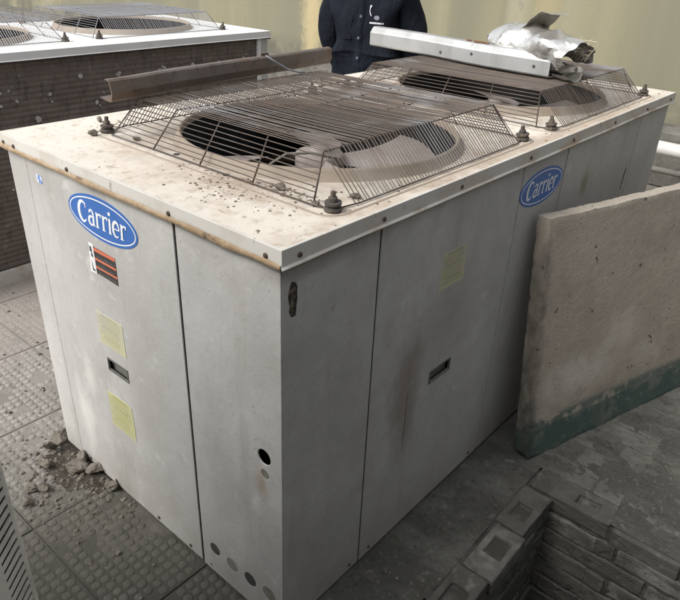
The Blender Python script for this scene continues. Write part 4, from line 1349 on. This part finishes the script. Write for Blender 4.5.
# ------------------------------------------------------------------ slotted casing at the lower left
def make_casing():
    root = empty('slotted_casing', (-0.462, 0.300, 0)); tag(root, 'beige slotted sheet casing cut off by the lower left edge of the picture', 'casing')
    root.rotation_euler = (0, 0, R(41))
    # local: -x runs towards the camera along the slotted face, +y is the inside, slots in the face y = 0
    H_, L_, D_ = 1.22, 1.45, 0.72
    cols = [(-0.098, -0.030), (-0.330, -0.165), (-0.70, -0.50), (-1.02, -0.80), (-1.36, -1.12)]
    solid = [(-0.030, -0.022), (-0.165, -0.098), (-0.50, -0.330), (-0.80, -0.70), (-1.12, -1.02), (-L_, -1.36)]
    bm = bmesh.new()
    for a, b_ in solid: add_box(bm, a, b_, 0.0, 0.003, 0.0, H_)
    bm_obj('face_sheet', bm, 'casing', root)
    for a, b_ in cols:
        bm = bmesh.new()
        add_box(bm, a, b_, 0.0, 0.003, 0.0, 0.080)
        z = 0.080
        while z < H_ - 0.06:
            add_box(bm, a, b_, 0.0, 0.003, z + 0.0105, z + 0.0235); z += 0.0235
        add_box(bm, a, b_, 0.0, 0.003, z, H_)
        o = bm_obj('louvre_slats', bm, 'casing', root); o['kind'] = 'stuff'
    V, F = [], []
    n = 8
    ring = [(-0.022, 0.0)] + [(-0.022 + 0.022 * math.sin(R(90 * k / n)), 0.022 - 0.022 * math.cos(R(90 * k / n))) for k in range(1, n + 1)] + [(0.0, D_)]
    for z in (0, H_):
        for p in ring: V.append((p[0], p[1], z))
    m = len(ring)
    for k in range(m - 1): F.append((k, k + 1, m + k + 1, m + k))
    mesh_obj('rounded_end', V, F, 'casing', root, True)
    box('core', -L_ + 0.01, -0.02, 0.03, D_ - 0.01, 0.02, H_ - 0.01, 'dark', root)
    box('top_cover', -L_ - 0.01, 0.004, -0.006, D_ + 0.008, H_, H_ + 0.02, 'casing', root, 0.004)
    box('back', -L_, -0.001, D_, D_ + 0.003, 0.0, H_, 'casing', root)
    box('end', -L_ - 0.002, -L_, 0.001, D_, 0.0, H_, 'casing', root)
make_casing()

# ------------------------------------------------------------------ yard wall, plinth, pipes
wall = box('yard_wall', 5.20, 5.42, -4.0, 16.0, 0.0, 3.4, 'wall')
tag(wall, 'yellow painted yard wall with vertical streaks behind the units', 'wall')
pln = box('plinth', 4.86, 5.199, -4.0, 16.0, 0.0, 0.44, 'plinth', None, 0.01)
tag(pln, 'low dark grey plinth along the foot of the yellow wall', 'plinth')
def pipe(name, x, z, r, m, lab):
    root = empty(name, (x, 0, 0)); tag(root, lab, 'pipe')
    V, F = tube_data([(0, -3.0, z), (0, -1, z), (0, 1.0, z + 0.004), (0, 2.2, z)], r, 18)
    mesh_obj('tube', V, F, m, root, True)
    for y in (-1.4, 0.95, 1.9):
        V, F = tube_data([(0, y - 0.03, z + 0.002), (0, y + 0.03, z + 0.002)], r * 1.09, 18)
        mesh_obj('coupling', V, F, m, root, True)
    for y in (-2.2, -0.4, 1.4):
        box('support', -0.05, 0.05, y - 0.05, y + 0.05, 0.0, z - r + 0.004, 'plinth', root)
pipe('drain_pipe', 4.45, 0.405, 0.050, 'pvc', 'white plastic pipe running along the wall behind the front unit')
pipe('drain_pipe', 4.40, 0.255, 0.022, 'plinth', 'thin grey pipe below the white pipe')
# unseen walls and roof, added to block sky and sun from the near ground
b = empty('light_blocker', (0, -3.6, 0)); tag(b, 'unseen rendered wall added on the near side of the yard to block light', 'light_blocker')
box('wall', -6.0, 5.0, -0.6, 0.0, 0.0, 3.4, 'render', b)
box('shade_wing_wall', -2.10, -1.75, 0.002, 4.80, 0.0, 2.6, 'render', b)
box('roof', -6.2, 5.1, -0.9, 0.3, 3.4, 3.55, 'render', b)

# ------------------------------------------------------------------ person in a navy jacket
def skin_mesh(name, verts, edges, radii, sub, material, parent, root=0, disp=0.0, dsc=9.0):
    me = bpy.data.meshes.new(name + '_skel')
    me.from_pydata(verts, edges, [])
    o = bpy.data.objects.new(name + '_skel', me)
    COL.objects.link(o)
    md = o.modifiers.new('s', 'SKIN'); md.use_smooth_shade = True
    sv = me.skin_vertices[0].data
    for i, r in enumerate(radii):
        sv[i].radius = r if isinstance(r, tuple) else (r, r)
        sv[i].use_root = (i == root)
    ss = o.modifiers.new('d', 'SUBSURF'); ss.levels = sub; ss.render_levels = sub
    dg = bpy.context.evaluated_depsgraph_get()
    ev = o.evaluated_get(dg)
    nm = bpy.data.meshes.new_from_object(ev)
    bpy.data.objects.remove(o); bpy.data.meshes.remove(me)
    if disp:
        nm.update()
        nn_ = [v.normal.copy() for v in nm.vertices]
        for v, n_ in zip(nm.vertices, nn_):
            q = Vector((v.co.x * dsc, v.co.y * dsc, v.co.z * dsc * 0.8))
            v.co += n_ * disp * (1 - 2 * abs(noise.noise(q))) 
    nm.materials.clear(); nm.materials.append(M[material])
    nm.polygons.foreach_set('use_smooth', [True] * len(nm.polygons))
    nm.name = name
    return link(name, nm, parent)

def make_person(loc, rz):
    # local: faces -y, x to the viewer's right
    root = empty('person', loc); root.rotation_euler = (0, 0, rz)
    tag(root, 'person in a dark navy work jacket standing behind the units', 'person')
    # body
    v = [(0, 0, 0.95), (0, 0.0, 1.12), (0, 0.01, 1.30), (0, 0.02, 1.43), (0, 0.01, 1.50), (0, -0.01, 1.58), (0, -0.015, 1.66), (0, -0.005, 1.735),
         (-0.19, 0.03, 1.42), (-0.245, 0.06, 1.16), (-0.13, 0.17, 0.99), (-0.03, 0.20, 0.965),
         (0.19, 0.03, 1.42), (0.245, 0.06, 1.16), (0.13, 0.17, 1.00), (0.03, 0.215, 0.985),
         (-0.10, 0, 0.86), (-0.115, -0.01, 0.48), (-0.12, 0.03, 0.09), (-0.13, -0.10, 0.04),
         (0.10, 0, 0.86), (0.115, -0.01, 0.48), (0.12, 0.03, 0.09), (0.13, -0.10, 0.04)]
    e = [(0, 1), (1, 2), (2, 3), (3, 4), (4, 5), (5, 6), (6, 7), (3, 8), (8, 9), (9, 10), (10, 11), (3, 12), (12, 13), (13, 14), (14, 15), (0, 16), (16, 17), (17, 18), (18, 19), (0, 20), (20, 21), (21, 22), (22, 23)]
    r = [(.15, .11), (.14, .10), (.155, .11), (.10, .08), (.055, .055), (.065, .075), (.078, .092), (.055, .065),
         .058, .046, .036, .034, .058, .046, .036, .034, .085, .058, .042, .038, .085, .058, .042, .038]
    skin_mesh('body', v, e, r, 2, 'skin', root)
    # fingers of both hands, folded behind the back
    for s in (-1, 1):
        for k in range(4):
            x = s * 0.03 - s * 0.0; z = 0.99 - 0.020 * k
            tube('finger', [(x + s * 0.02, 0.215, z), (x - s * 0.03, 0.232, z - 0.002), (x - s * 0.062, 0.226, z - 0.004), (x - s * (0.078 - 0.004 * abs(k - 1)), 0.212, z - 0.006)], [0.0095, 0.009, 0.008, 0.006], 'skin', root, 6)
        tube('thumb', [(s * 0.05, 0.20, 1.00), (s * 0.04, 0.212, 1.025), (s * 0.015, 0.216, 1.038)], [0.011, 0.010, 0.007], 'skin', root, 6)
    # face
    tube('nose', [(0, -0.098, 1.655), (0, -0.112, 1.635), (0, -0.118, 1.618), (0, -0.100, 1.612)], [0.008, 0.011, 0.014, 0.008], 'skin', root, 8)
    for s in (-1, 1):
        V, F = lathe_data([(0.001, -0.011), (0.008, -0.008), (0.011, 0), (0.008, 0.008), (0.001, 0.011)], 10, s * 0.032, -0.086)
        mesh_obj('eye', [(x, y, z + 1.652) for x, y, z in V], F, 'eye', root, True)
        tube('ear', [(s * 0.082, 0.0, 1.675), (s * 0.090, 0.010, 1.66), (s * 0.086, 0.006, 1.635), (s * 0.080, -0.004, 1.622)], [0.008, 0.014, 0.012, 0.007], 'skin', root, 8)
    tube('mouth', [(-0.024, -0.084, 1.580), (0, -0.094, 1.581), (0.024, -0.084, 1.580)], [0.003, 0.006, 0.003], 'skin', root, 6)
    V, F = [], []
    for i in range(9):
        for j in range(20):
            a = R(i * 12.5); bq = 2 * math.pi * j / 20
            lim = 1.0 if math.sin(bq) > -0.3 else 0.62
            a *= lim
            V.append((0.090 * math.sin(a) * math.cos(bq), 0.008 + 0.106 * math.sin(a) * math.sin(bq), 1.672 + 0.108 * math.cos(a)))
    for i in range(8):
        for j in range(20):
            F.append((i * 20 + j, i * 20 + (j + 1) % 20, (i + 1) * 20 + (j + 1) % 20, (i + 1) * 20 + j))
    mesh_obj('hair', V, F, 'hair', root, True)
    # jacket
    v = [(0, 0.0, 0.86), (0, 0.0, 0.98), (0, 0.0, 1.12), (0, 0.0, 1.28), (0, 0.015, 1.41), (0, 0.012, 1.475),
         (-0.185, 0.03, 1.425), (-0.232, 0.045, 1.29), (-0.255, 0.065, 1.15), (-0.205, 0.12, 1.06), (-0.12, 0.175, 1.00),
         (0.185, 0.03, 1.425), (0.232, 0.045, 1.29), (0.255, 0.065, 1.15), (0.205, 0.12, 1.06), (0.12, 0.175, 1.005)]
    e = [(0, 1), (1, 2), (2, 3), (3, 4), (4, 5), (4, 6), (6, 7), (7, 8), (8, 9), (9, 10), (4, 11), (11, 12), (12, 13), (13, 14), (14, 15)]
    r = [(.190, .140), (.190, .140), (.182, .138), (.190, .140), (.140, .105), (.075, .075),
         .082, .074, .066, .060, .050, .082, .074, .066, .060, .050]
    jk = skin_mesh('jacket', v, e, r, 3, 'navy', root, 1, 0.016, 7.0)
    # things on the jacket front: snapped to its surface
    dg = bpy.context.evaluated_depsgraph_get()
    from mathutils.bvhtree import BVHTree
    bvh = BVHTree.FromPolygons([w.co.copy() for w in jk.data.vertices], [tuple(p.vertices) for p in jk.data.polygons])
    def front(x, z):
        h = bvh.ray_cast(Vector((x, -1, z)), Vector((0, 1, 0)))
        return h[0] if h[0] else Vector((x, -0.14, z))
    # placket and collar
    V, F = [], []
    zs = [0.80 + 0.66 * k / 40 for k in range(41)]
    for z in zs:
        for x, o_ in ((-0.020, 0.001), (-0.018, -0.003), (0.018, -0.003), (0.020, 0.001)):
            p = front(x, z); V.append((p.x, p.y + o_, p.z))
    for k in range(40):
        for i in range(3): F.append((k * 4 + i, k * 4 + i + 1, k * 4 + i + 5, k * 4 + i + 4))
    mesh_obj('placket', V, F, 'navy', jk, True)
    for z in (0.92, 1.03, 1.115, 1.215, 1.32, 1.41):
        p = front(0.0, z)
        V, F = tube_data([p + Vector((0, -0.002, 0)), p + Vector((0, -0.007, 0))], 0.0075, 10)
        mesh_obj('button', V, F, 'button', jk)
    # breast pocket with flap, and shoulder seam
    for x0, x1, z0, z1 in ((-0.125, -0.045, 1.20, 1.30), (-0.130, -0.040, 1.295, 1.325)):
        V, F = [], []
        for z in (z0, z0 + 0.004, z1):
            for k in range(7):
                p = front(x0 + (x1 - x0) * k / 6, z)
                V.append((p.x, p.y - (0.001 if z == z0 else 0.006), p.z))
        for a in range(2):
            for k in range(6): F.append((a * 7 + k, a * 7 + k + 1, a * 7 + k + 8, a * 7 + k + 7))
        mesh_obj('pocket', V, F, 'navy', jk)
    # chest emblem: small curved handset mark and a line of stitching
    pa = []
    for k in range(9):
        t = k / 8
        p = front(0.052 - 0.010 * math.sin(t * 3.0) + 0.006 * t, 1.375 - 0.052 * t)
        pa.append(p + Vector((0, -0.003, 0)))
    V, F = tube_data(pa, [0.0052, 0.0058, 0.003, 0.0024, 0.0024, 0.0024, 0.0026, 0.0032, 0.0028], 6)
    mesh_obj('emblem', V, F, 'thread', jk, True)
    rr = random.Random(3)
    x = 0.050
    V, F = [], []
    while x < 0.128:
        l = rr.uniform(0.004, 0.008)
        for zz_ in (0,):
            b_ = len(V)
            for xx, dz in ((x, -0.004), (x + l, -0.004), (x + l, 0.004), (x, 0.004)):
                p = front(xx, 1.292 + dz); V.append((p.x, p.y - 0.002, p.z))
            F.append((b_, b_ + 1, b_ + 2, b_ + 3))
        x += l + 0.0015
    mesh_obj('stitching', V, F, 'thread', jk)
    V, F = [], []
    for k in range(9):
        a = R(20 + 40 * k)
        p = front(0.088 + 0.017 * math.cos(a), 1.318 + 0.011 * math.sin(a)); V.append((p.x, p.y - 0.0025, p.z))
    mesh_obj('emblem', V, [tuple(range(9))], 'dimthread', jk)
    tube('collar', [front(-0.03, 1.455) + Vector((0, 0.0, 0)), Vector((-0.075, -0.045, 1.475)), Vector((-0.085, 0.03, 1.49)), Vector((0, 0.09, 1.495)), Vector((0.085, 0.03, 1.49)), Vector((0.075, -0.045, 1.475)), front(0.03, 1.455)], [0.014, 0.02, 0.022, 0.022, 0.022, 0.02, 0.014], 'navy', jk, 8)
    # trousers and shoes
    v = [(0, 0, 0.90), (-0.10, 0, 0.84), (-0.115, -0.01, 0.48), (-0.12, 0.03, 0.07), (0.10, 0, 0.84), (0.115, -0.01, 0.48), (0.12, 0.03, 0.07)]
    e = [(0, 1), (1, 2), (2, 3), (0, 4), (4, 5), (5, 6)]
    r = [(.165, .125), (.10, .10), .078, .072, (.10, .10), .078, .072]
    skin_mesh('trousers', v, e, r, 2, 'trouser', root, 0, 0.006, 10)
    for s in (-1, 1):
        V, F = tube_data([(s * 0.12, 0.085, 0.035), (s * 0.12, 0.06, 0.045), (s * 0.122, -0.02, 0.048), (s * 0.127, -0.10, 0.040), (s * 0.131, -0.165, 0.032), (s * 0.132, -0.185, 0.026)], [0.025, 0.040, 0.046, 0.044, 0.032, 0.012], 12)
        V = [Vector((p.x, p.y, max(p.z, 0.0))) for p in V]
        mesh_obj('shoe', V, F, 'shoe', root, True)
    return root
to_cam = Vector((-0.79 - 2.235, -0.81 - 1.60, 0)).normalized()
face = math.atan2(to_cam.y, to_cam.x) + math.pi / 2          # local -y towards the camera
make_person((2.235, 1.60, 0.0), face - R(20))
bpy.context.view_layer.update()
